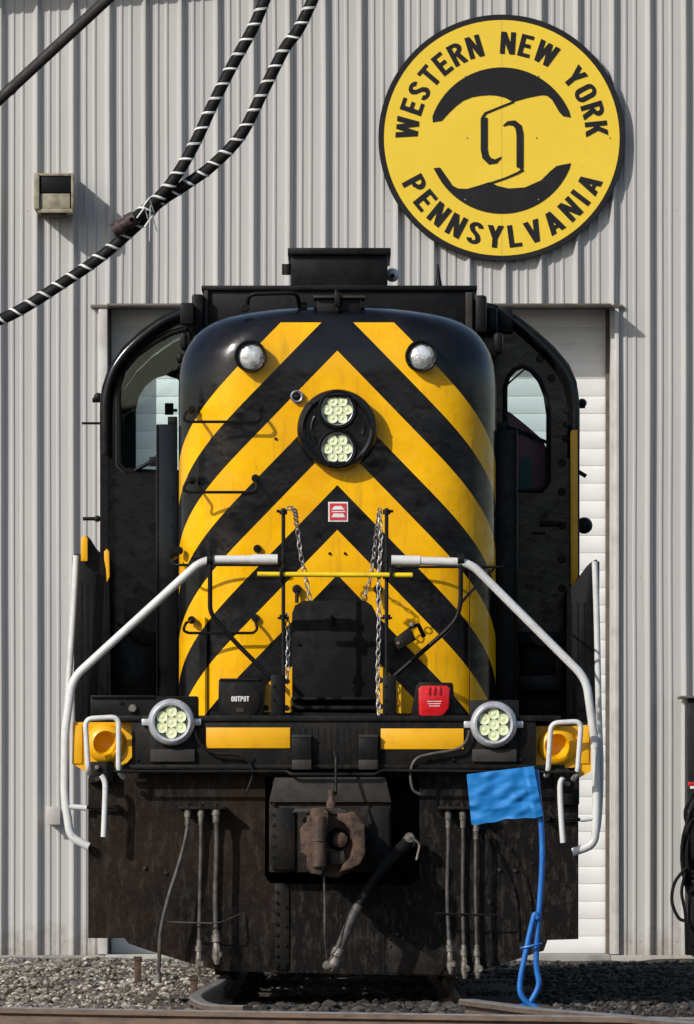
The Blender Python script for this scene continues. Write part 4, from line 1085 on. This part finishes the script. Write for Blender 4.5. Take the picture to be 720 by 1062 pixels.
# --- boxes on the deck
def text_flat(mb, txt, px0, py0, hpx, Y, th=.2, sx=1.0, gap=.18):
    s = s_at(Y); x = 0
    for ch in txt:
        def f(gx, gy, x=x): return (X_(px0, Y)+(x+gx)*hpx*sx/s, Z_(py0, Y)+gy*hpx/s)
        glyph(mb, ch, f, Y, th); x += GL[ch][0]+gap
def deck_items():
    mb = MB(); mb.use(M['black']); mb.pprism([(226, 746), (227, 705), (272, 704), (275, 710), (273, 746)], -.02, .2, .008)
    mb.use(M['frame']); mb.pbox(228, 273, 703.5, 706, -.03, .2, .003); mb.lathe(P(250, 727, -.02), [(.12, -.01), (.12, .008), (.1, .014), (0, .014)], 30)
    b = mb.build('receptacle_box', parent=loco)
    mb = MB(); mb.use(M['stickerwhite']); text_flat(mb, 'OUTPUT', 240, 727.5, 5.4, -.037, .2, 1.0, .12); mb.build('lettering', parent=b, smooth=False)
    mb = MB(); mb.use(M['plaque']); mb.pbox(245, 253, 734, 738.5, -.04, -.034, 0); mb.build('plate', parent=b)
    mb = MB(); mb.use(M['black']); mb.pprism([(425, 748), (432, 710), (470, 709), (473, 746)], -.0, .15, .006); mb.pprism([(430, 748), (434, 707), (469, 708), (470, 748)], -.04, 0, .01)
    mb.pprism([(216, 748), (218, 738), (430, 740), (478, 740), (486, 748)], .02, .2)
    rb = mb.build('red_lamp_base', parent=loco)
    mb = MB(); mb.use(M['red']); mb.pprism([(434, 714), (437, 711), (464, 711), (467, 714), (466, 734), (461, 741), (455, 744), (437, 744), (434.5, 740)], -.10, -.04, .014)
    mb.pbox(444, 446, 712, 720, -.112, -.095, .002); mb.pbox(449, 451.5, 712, 720, -.112, -.095, .002); mb.pbox(455, 457, 712, 720, -.112, -.095, .002); mb.build('lens', parent=rb)
    mb = MB(); mb.use(M['stickerwhite'])
    for k, (a, b) in enumerate(((443, 458), (444, 457), (445, 456))): mb.pbox(a, b, 727+k*2.4, 727.7+k*2.4, -.1018, -.1, 0)
    mb.build('text_lines', parent=rb, smooth=False)
    # tilted dark plug/lamp at the right of the plate
    mb = MB(); mb.use(M['frame']); mb.pprism([(409, 662), (425, 650), (429, 658), (432, 663), (414, 674), (411, 671)], -.2, -.1, .01)
    mb.use(M['black']); mb.tube([P(426, 650, -.15), P(434, 648, -.12), P(440, 660, -.08)], .014, 8); mb.use(M['fitting']); mb.lathe(P(427, 648, -.16), [(.017, 0), (.012, .02), (0, .025)], 10); mb.bolt(413, 667, -.2, .012, .01)
    mb.build('plug_socket', parent=loco)
    mb = MB(); mb.use(M['hosedark']); mb.tube(smoothpath([P(512, 590, YN+.1), P(478, 626, -.0), P(474, 645, 0), P(460, 662, 0)], 5), .009, 8); mb.build('control_cable', parent=loco)
deck_items()
# --- air hoses
def hoses():
    def hose(pts, r, ends, mat='hose', tops=True):
        path = smoothpath([P(*p) for p in pts], 8); mb = MB(); mb.use(M[mat]); mb.tube(path, r, 10); h = mb.build('air_hose', parent=loco)
        mb = MB(); mb.use(M['fitting'])
        d = (path[1]-path[0]).normalized(); mb.tube([path[0]-d*.015, path[0]+d*.03, path[0]+d*.031, path[0]+d*.08], [r*1.7, r*1.7, r*1.35, r*1.3], 10)
        mb.build('fitting', parent=h); mb = MB(); mb.use(M['fitting'])
        e = path[-1]; d = (path[-1]-path[-2]).normalized()
        mb.tube([e-d*.06, e-d*.03, e-d*.03, e+d*.01], [r*1.3, r*1.4, r*1.8, r*1.8], 10)
        if ends:   # glad hand
            mb.tube([e, e+d*.05, e+d*.10, e+d*.15], [r*1.1, r*1.5, r*1.9, r*.9], 8); mb.lathe(e+d*.09+Vector((.012, -.012, 0)), [(0, .012), (.018, .012), (.026, 0), (.02, -.02), (0, -.02)], 9)
        mb.build('hose_end', parent=h)
    Y = -.12
    hose([(194.5, 842, Y), (194, 862, Y), (186, 895, Y-.03), (175, 930, Y-.05), (167, 965, Y-.05), (165, 1000, Y-.04), (164, 1018, Y-.04)], .0125, False)
    hose([(208.5, 842, Y), (208.5, 880, Y), (207.5, 930, Y), (206.5, 985, Y)], .0125, True)
    hose([(224, 840, Y), (225, 880, Y), (223.5, 930, Y), (224.5, 975, Y)], .0165, True)
    hose([(465, 845, Y), (465, 880, Y), (464, 930, Y), (466.5, 985, Y)], .0125, True)
    hose([(480, 845, Y), (480.5, 880, Y), (480, 930, Y), (481.5, 990, Y)], .0125, True)
    hose([(494, 857, Y), (493.5, 880, Y), (493.5, 930, Y), (495, 990, Y)], .0115, True)
    for x0, x1 in ((186, 234), (454, 498)):
        mb = MB(); mb.use(M['frame']); mb.pbox(x0, x1, 836.5, 839.5, Y-.03, 0, .003)
        for x in ((194.5, 208.5, 224) if x0 < 300 else (465, 480, 494)): mb.cyl(P(x, 846, Y), P(x, 834, Y), .018, .018, 8)
        mb.build('hose_bracket', parent=loco)
    mb = MB(); mb.use(M['hose']); mb.tube(smoothpath([P(172, 956, -.16), P(200, 957, -.16), P(226, 957, -.17), P(240, 952, -.1), P(252, 947, -.02)], 6), .005, 6); mb.build('retaining_wire', parent=loco)
    mb = MB(); mb.use(M['frame']); mb.tube([P(441, 947, -.13), P(478, 948, -.14), P(518, 949, -.13)], .006, 6); mb.build('retaining_wire', parent=loco)
    # large train line hose
    path = smoothpath([P(424, 873, -.12), P(410, 886, -.2), P(392, 905, -.3), P(374, 935, -.34), P(360, 965, -.36), P(349, 992, -.38)], 8)
    mb = MB(); mb.use(M['hosedark']); n = len(path); mb.tube(path, [.038 if i < n*.45 else .03 for i in range(n)], 14); h = mb.build('brake_hose', parent=loco)
    mb = MB(); mb.use(M['hose']); mb.tube(path[int(n*.62):], .0318, 12); mb.build('sleeve', parent=h)
    mb = MB(); mb.use(M['fitting']); d = (path[-1]-path[-2]).normalized(); e = path[-1]
    mb.tube([e-d*.05, e, e, e+d*.06, e+d*.1], [.04, .04, .03, .045, .02], 12); mb.lathe(e+d*.06+Vector((-.03, -.02, 0)), [(0, .02), (.02, .02), (.034, 0), (.028, -.02), (0, -.02)], 9)
    mb.build('glad_hand', parent=h)
    mb = MB(); mb.use(M['fitting']); mb.tube([path[0]+Vector((.02, .05, .02)), path[0], path[1]], [.03, .045, .04], 12); mb.lathe(P(425, 869, -.16), [(0, .03), (.028, .03), (.035, 0), (.03, -.04)], 12)
    mb.tube(fillet([P(425, 868, -.2), P(436, 875, -.2), P(432, 892, -.2)], .03), .008, 8); mb.build('angle_cock', parent=h)
hoses()

# ============================================================ TRACK
RH = .15
def rail(name, pts, label, parentless=True, head=.036):
    """rail of head / web / foot section swept along a ground path"""
    path = smoothpath([Vector((x, y, 0)) for x, y in pts], 8)
    sec = [(-.065, 0), (.065, 0), (.065, .012), (.012, .03), (.010, .105), (head, .118), (head, .143), (head-.008, RH), (-head+.008, RH), (-head, .143), (-head, .118), (-.010, .105), (-.012, .03), (-.065, .012)]
    mb = MB(); mb.use(M['railside']); mb.use(M['railtop']); rings = []
    for i, p in enumerate(path):
        d = (path[min(i+1, len(path)-1)]-path[max(i-1, 0)]).normalized(); n = Vector((-d.y, d.x, 0))
        rings.append([mb.bm.verts.new(p+n*a+Vector((0, 0, b))) for a, b in sec])
    N = len(sec)
    for A, B in zip(rings, rings[1:]):
        for k in range(N):
            mb.cur = 1 if k in (6, 7, 8) else 0
            mb._f([A[k], A[(k+1) % N], B[(k+1) % N], B[k]])
    mb.cur = 0; mb._f(rings[0]); mb._f(rings[-1][::-1])
    o = mb.build(name, O=(path[0].x, path[0].y, 0), ang=25)
    return tag(o, label, 'rail')
def g(px, py, z=RH):   # ground point whose railhead shows at px,py
    s = (py-HZ)/(CAMZ-z); Y = S0*DIST/s-DIST
    return ((px-CX)/s, Y)
rail('rail', [(-3.6, -6.1), g(0, 1044), g(240, 1048), g(480, 1051.5), g(720, 1055.5), (3.9, -13.2)], 'straight worn rail crossing the whole foreground of the picture')
rail('rail', [(-.72, 14), (-.72, 6), (-.72, 0), (-.78, -3.2), g(203, 1033), g(218, 1041), (-.48, -7.7)], 'short curved rail running out from under the left wheels to the near rail')
rail('rail', [(.72, 14), (.72, 5), (.72, .5)], 'rail under the right wheels of the locomotive, ending beneath its pilot')
rail('guard_rail', [g(484, 1036), g(520, 1040.5), g(560, 1045.5), g(640, 1052), g(720, 1059.5), (2.6, -13.6)], 'rusty open-ended rail to which the blue flag is clipped', head=.045)
# sleepers
def sleepers():
    first = None
    for i, y in enumerate([-4.6+.62*k for k in range(30)]):
        if first is None:
            mb = MB(); mb.use(M['sleeper']); mb.box(-1.28, 1.28, -.11, .11, -.16, .0, .012); o = mb.build('sleeper'); first = o
        else: o = first.copy(); COL.objects.link(o)
        o.location = (random.uniform(-.05, .05), y, -.005); o.rotation_euler[2] = random.uniform(-.015, .015)
        tag(o, 'weathered oily wooden sleeper half sunk in the ballast under the locomotive', 'sleeper', 'sleepers under the locomotive')
M['sleeper'] = worn('oily_sleeper_wood', (.045, .035, .028), (.09, .07, .055), (.7, .95), 6, stretch=(.3, 3, 3), bstr=.8, bscale=25, bdist=.01)
sleepers()
def stake(px, py0, py1, Y, label):
    mb = MB(); mb.use(M['rust']); a = P(px-3.5, py1, Y); b = P(px+3.5, py0, Y)
    mb.box(a.x, b.x, Y-.02, Y+.03, -.08, b.z, .005); mb.box(a.x-.006, b.x+.006, Y-.025, Y+.035, b.z-.03, b.z, .004)
    tag(mb.build('stake', O=(a.x, Y, 0)), label, 'stake', 'rusty stakes beside the track')
stake(143, 992, 1010, 6.0, 'short rusty iron stake in the sunlit gravel left of the pilot')
stake(201, 1012, 1037, -1.2, 'rusty iron stake under the pilot beside the curved rail')
# clumps of spilled sand between the rails
def rubble():
    import mathutils.noise as mn
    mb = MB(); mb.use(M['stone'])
    for k in range(170):
        x = random.uniform(-.6, .75); y = random.uniform(-4.5, -1.0); r = random.uniform(.015, .05)
        c = Vector((x, y, .0+r*.3)); pr = []
        for j in range(5):
            h = -1+2*j/4; pr.append((r*math.sqrt(max(0, 1-h*h))*random.uniform(.8, 1.2)+1e-6, h*r*.6))
        mb.lathe(c, pr, 6, axis=(random.uniform(-.3, .3), random.uniform(-.3, .3), 1))
    o = mb.build('rubble', ang=20); at = o.data.attributes.new('tone', 'FLOAT', 'POINT')
    at.data.foreach_set('value', [random.random() for _ in o.data.vertices]); tag(o, 'scattered rocks and clinker between the rails in front of the pilot', 'rubble', kind='stuff')
rubble()

# ============================================================ BLUE FLAG
def flag():
    Y = -7.0
    b = P(548, 1048, Y); t = thing('blue_flag', (b.x, Y, b.z), 'blue metal safety flag on a bent blue rod clipped to the right-hand rail', 'flag')
    mb = MB(); mb.use(M['blue'])
    r = .0155
    main = [(556, 798), (559, 830), (561, 848), (562.5, 880), (562, 905), (560, 935), (558, 960), (556.5, 980), (556.5, 1003), (559, 1020), (554, 1033), (547, 1042), (536, 1046), (533, 1055)]
    mb.tube(smoothpath([P(a, b, Y+(-.0 if i < 12 else -.03)) for i, (a, b) in enumerate(main)], 6), [r]*((len(main)-1)*6+1), 10)
    second = [(558, 953), (555, 948), (551, 962), (546, 985), (540, 1015), (540, 1030), (547, 1040), (556, 1045), (560, 1050)]
    mb.tube(smoothpath([P(a, b, Y-.02) for a, b in second], 6), r, 10); mb.build('rod', parent=t)
    mb = MB(); mb.use(M['blue']); c = P(551, 981, Y-.01)
    mb.tube([c+Vector((.055*math.cos(a), .03*math.sin(a), .012*math.cos(a))) for a in [2*math.pi*k/16 for k in range(16)]], .007, 6, closed=True); mb.build('clip_ring', parent=t)
    # flag plate: slightly crumpled sheet
    import mathutils.noise as mn
    mb = MB(); mb.use(M['flagblue']); N, K = 44, 30
    c00, c10, c11, c01 = (484, 803), (553.5, 794.5), (563, 846), (489, 855)
    def pt(u, v, off):
        a = (1-u)*(1-v)*c00[0]+u*(1-v)*c10[0]+u*v*c11[0]+(1-u)*v*c01[0]; bb = (1-u)*(1-v)*c00[1]+u*(1-v)*c10[1]+u*v*c11[1]+(1-u)*v*c01[1]
        w = .018*mn.noise(Vector((u*4, v*6+u*2, 5)))+.003*mn.noise(Vector((u*9, v*10, 2)))+.02*math.sin(u*2.2)
        w += .004*(1-min(1, abs(mn.noise(Vector((u*1.2+3, v*3.2, 9))))*5)); w += .006*(1-min(1, abs(v-.62-.12*math.sin(u*5))*14))
        if u > .88: w += .010
        return P(a, bb+(math.sin(u*9)*.9+.5*math.sin(u*23))*(v > .99), Y)+Vector((0, -.012-w+off, 0))
    F = [[mb.bm.verts.new(pt(i/N, j/K, 0)) for i in range(N+1)] for j in range(K+1)]; B = [[mb.bm.verts.new(pt(i/N, j/K, .003)) for i in range(N+1)] for j in range(K+1)]
    for j in range(K):
        for i in range(N):
            mb._f([F[j][i], F[j][i+1], F[j+1][i+1], F[j+1][i]]); mb._f([B[j][i], B[j+1][i], B[j+1][i+1], B[j][i+1]])
    for i in range(N): mb._f([F[0][i], B[0][i], B[0][i+1], F[0][i+1]]); mb._f([F[K][i], F[K][i+1], B[K][i+1], B[K][i]])
    for j in range(K): mb._f([F[j][0], F[j+1][0], B[j+1][0], B[j][0]]); mb._f([F[j][N], B[j][N], B[j+1][N], F[j+1][N]])
    mb.build('flag_sheet', parent=t, ang=60)
M['flagblue'] = worn('blue_flag_vinyl', (.006, .145, .42), (.014, .20, .54), (.5, .75), 5, lo=.38, hi=.66, bstr=.06, bscale=10, bdist=.01, stretch=(1, 1, 2.4), spec=.3, third=(.02, .19, .55))
flag()

# ============================================================ HANGING HOSES AND BOOM
def hanging():
    YH = -6.0; s = s_at(YH)
    def path(pts): return smoothpath([P(a, b, YH+c) for a, b, c in pts], 14)
    def spiral(mb, pth, rr, w, pitch):
        d = [0]
        for a, b in zip(pth, pth[1:]): d.append(d[-1]+(b-a).length)
        up = Vector((0, 1, 0)); out = []; tot = d[-1]; st = pitch/14; k = 0; i = 0
        while k*st < tot:
            t = k*st
            while i < len(d)-2 and d[i+1] < t: i += 1
            ax = (pth[i+1]-pth[i]).normalized(); p = pth[i].lerp(pth[i+1], (t-d[i])/max(1e-6, d[i+1]-d[i]))
            n1 = (up-ax*up.dot(ax)).normalized(); n2 = ax.cross(n1); a = 2*math.pi*t/pitch+1.1*mnoise(Vector((t*3.1, rr*50, 1)))
            out.append(p+(n1*math.cos(a)+n2*math.sin(a))*rr); k += 1
        mb.tube(out, w, 5)
    A = path([(300, -60, 0), (278, -8, 0), (262, 30, 0), (240, 70, 0), (221, 108, 0), (204, 145, 0), (187, 176, 0), (171, 198, 0), (155, 214, -.02), (140, 226, -.04)])
    B = path([(352, -60, .05), (328, -8, .05), (310, 30, .05), (295, 51, .05), (273, 95, .05), (250, 140, .05), (221, 171, .05), (195, 190, .05), (165, 210, .05), (145, 231, .05), (105, 266, .05), (60, 297, .05), (20, 322, .05), (-10, 335, .05), (-90, 362, .05)])
    for pth, lab in ((A, 'upper white-banded black hose ending in a rusty coupling'), (B, 'lower white-banded black hose that sags on to the left edge of the picture')):
        o = pth[0]
        t = thing('hanging_hose', tuple(o), lab, 'hose', 'white-banded hoses hanging in front of the shed')
        mb = MB(); mb.use(M['hosedark']); mb.tube(pth, .032, 12); mb.build('hose_body', parent=t)
        mb = MB(); mb.use(M['tape']); spiral(mb, pth, .0285, .0085, .092); mb.build('binding', parent=t)
        if pth is A:
            e = pth[-1]; d = (P(117, 238, YH)-e).normalized(); e2 = P(117, 240, YH-.04)
            mb = MB(); mb.use(M['couplingrust']); pts = [e, e+(e2-e)*.35, e+(e2-e)*.36, e+(e2-e)*.62, e+(e2-e)*.63, e+(e2-e)*.8, e+(e2-e)*.81, e2]
            mb.tube(pts, [.042, .045, .034, .036, .046, .046, .038, .042], 14)
            c = e+(e2-e)*.15
            for k in range(3): mb.cyl(c+Vector((0, -.045, .0)), c+Vector((0, -.06, 0)), .012, .01, 8)
            mb.build('coupling', parent=t)
            mb = MB(); mb.use(M['tape'])
            for q in ((155, 212), (150, 222), (158, 231)): mb.tube([P(q[0]-8, q[1]+4, YH-.09), P(q[0], q[1]-7, YH-.09), P(q[0]+5, q[1]+9, YH-.02)], .004, 5)
            mb.tube([P(156, 213, YH-.08), P(155, 250, YH-.02)], .003, 5); mb.build('tie_wire', parent=t)
    mb = MB(); mb.use(M['boom']); a = P(-60, 158, -7); b = P(170, -55, -7); mb.cyl(a, b, .031, .031, 20)
    c = P(-2, 104, -7); d = (b-a).normalized()
    for k in (.12, .3): q = a.lerp(b, k); mb.cyl(q, q+d*.03, .034, .034, 20)
    tag(mb.build('boom_pipe', O=tuple(a)), 'plain dark pipe slanting across the top left corner', 'pipe')
M['couplingrust'] = worn('purple_brown_coupling', (.05, .026, .024), (.025, .016, .015), (.4, .7), 18, bstr=.5)
M['boom'] = worn('dark_brown_pipe_paint', (.022, .019, .018), (.035, .028, .026), (.5, .7), 8, spec=.3)
hanging()

# ============================================================ CABLE CABINET at the right edge
def cabinet():
    Y = 17.2; a = P(710, 990, Y); b = P(790, 724, Y)
    t = thing('cable_cabinet', (a.x, Y, 0), 'black cabinet hung with coiled cables against the wall at the right edge', 'cabinet')
    mb = MB(); mb.use(M['black']); mb.box(a.x+.03, b.x, Y+.1, YW-.05, .05, b.z, .01); mb.use(M['trimdark']); mb.box(a.x-.03, b.x, Y+.05, YW-.04, b.z-.0, b.z+.02, .004)
    mb.use(M['frame']); mb.box(a.x+.05, b.x-.02, Y+.08, Y+.1, .1, Z_(905, Y), .01); mb.build('case', parent=t)
    mb = MB(); mb.use(M['hosedark'])
    for k in range(9):
        c = P(722+random.uniform(-4, 5), 872+random.uniform(-12, 20), Y); rx = random.uniform(.06, .12); rz = random.uniform(.22, .46); tl = random.uniform(-.2, .2)
        ring = [c+Vector((rx*math.cos(u)+tl*rz*math.sin(u)*.4, random.uniform(-.05, .05)-.02+.04*math.sin(2*u), rz*math.sin(u))) for u in [2*math.pi*j/20 for j in range(20)]]
        ring = [ring[j]*.5+ring[j-1]*.25+ring[(j+1) % 20]*.25 for j in range(20)]
        mb.tube(ring, .016, 7, closed=True)
    mb.tube(smoothpath([P(712, 900, Y-.05), P(700, 915, Y-.05), P(697, 935, Y-.05), P(704, 952, Y-.05), P(712, 955, Y-.05)], 6), .014, 7)
    mb.tube(smoothpath([P(711, 905, Y-.05), P(707, 925, Y-.05), P(711, 950, Y-.05), P(712, 990, Y-.05)], 6), .014, 7)
    mb.tube(smoothpath([P(720, 820, Y-.05), P(711, 840, Y-.05), P(713, 852, Y-.05), P(722, 830, Y-.05)], 6), .014, 7)
    mb.build('cable_coil', parent=t)
    mb = MB(); mb.use(M['red']); mb.pbox(714, 724, 811, 815, Y-.02, Y+.05, .003); mb.use(M['stickerwhite']); mb.pbox(716, 724, 815, 818, Y-.015, Y+.05, .003); mb.build('plug_tag', parent=t)
cabinet()
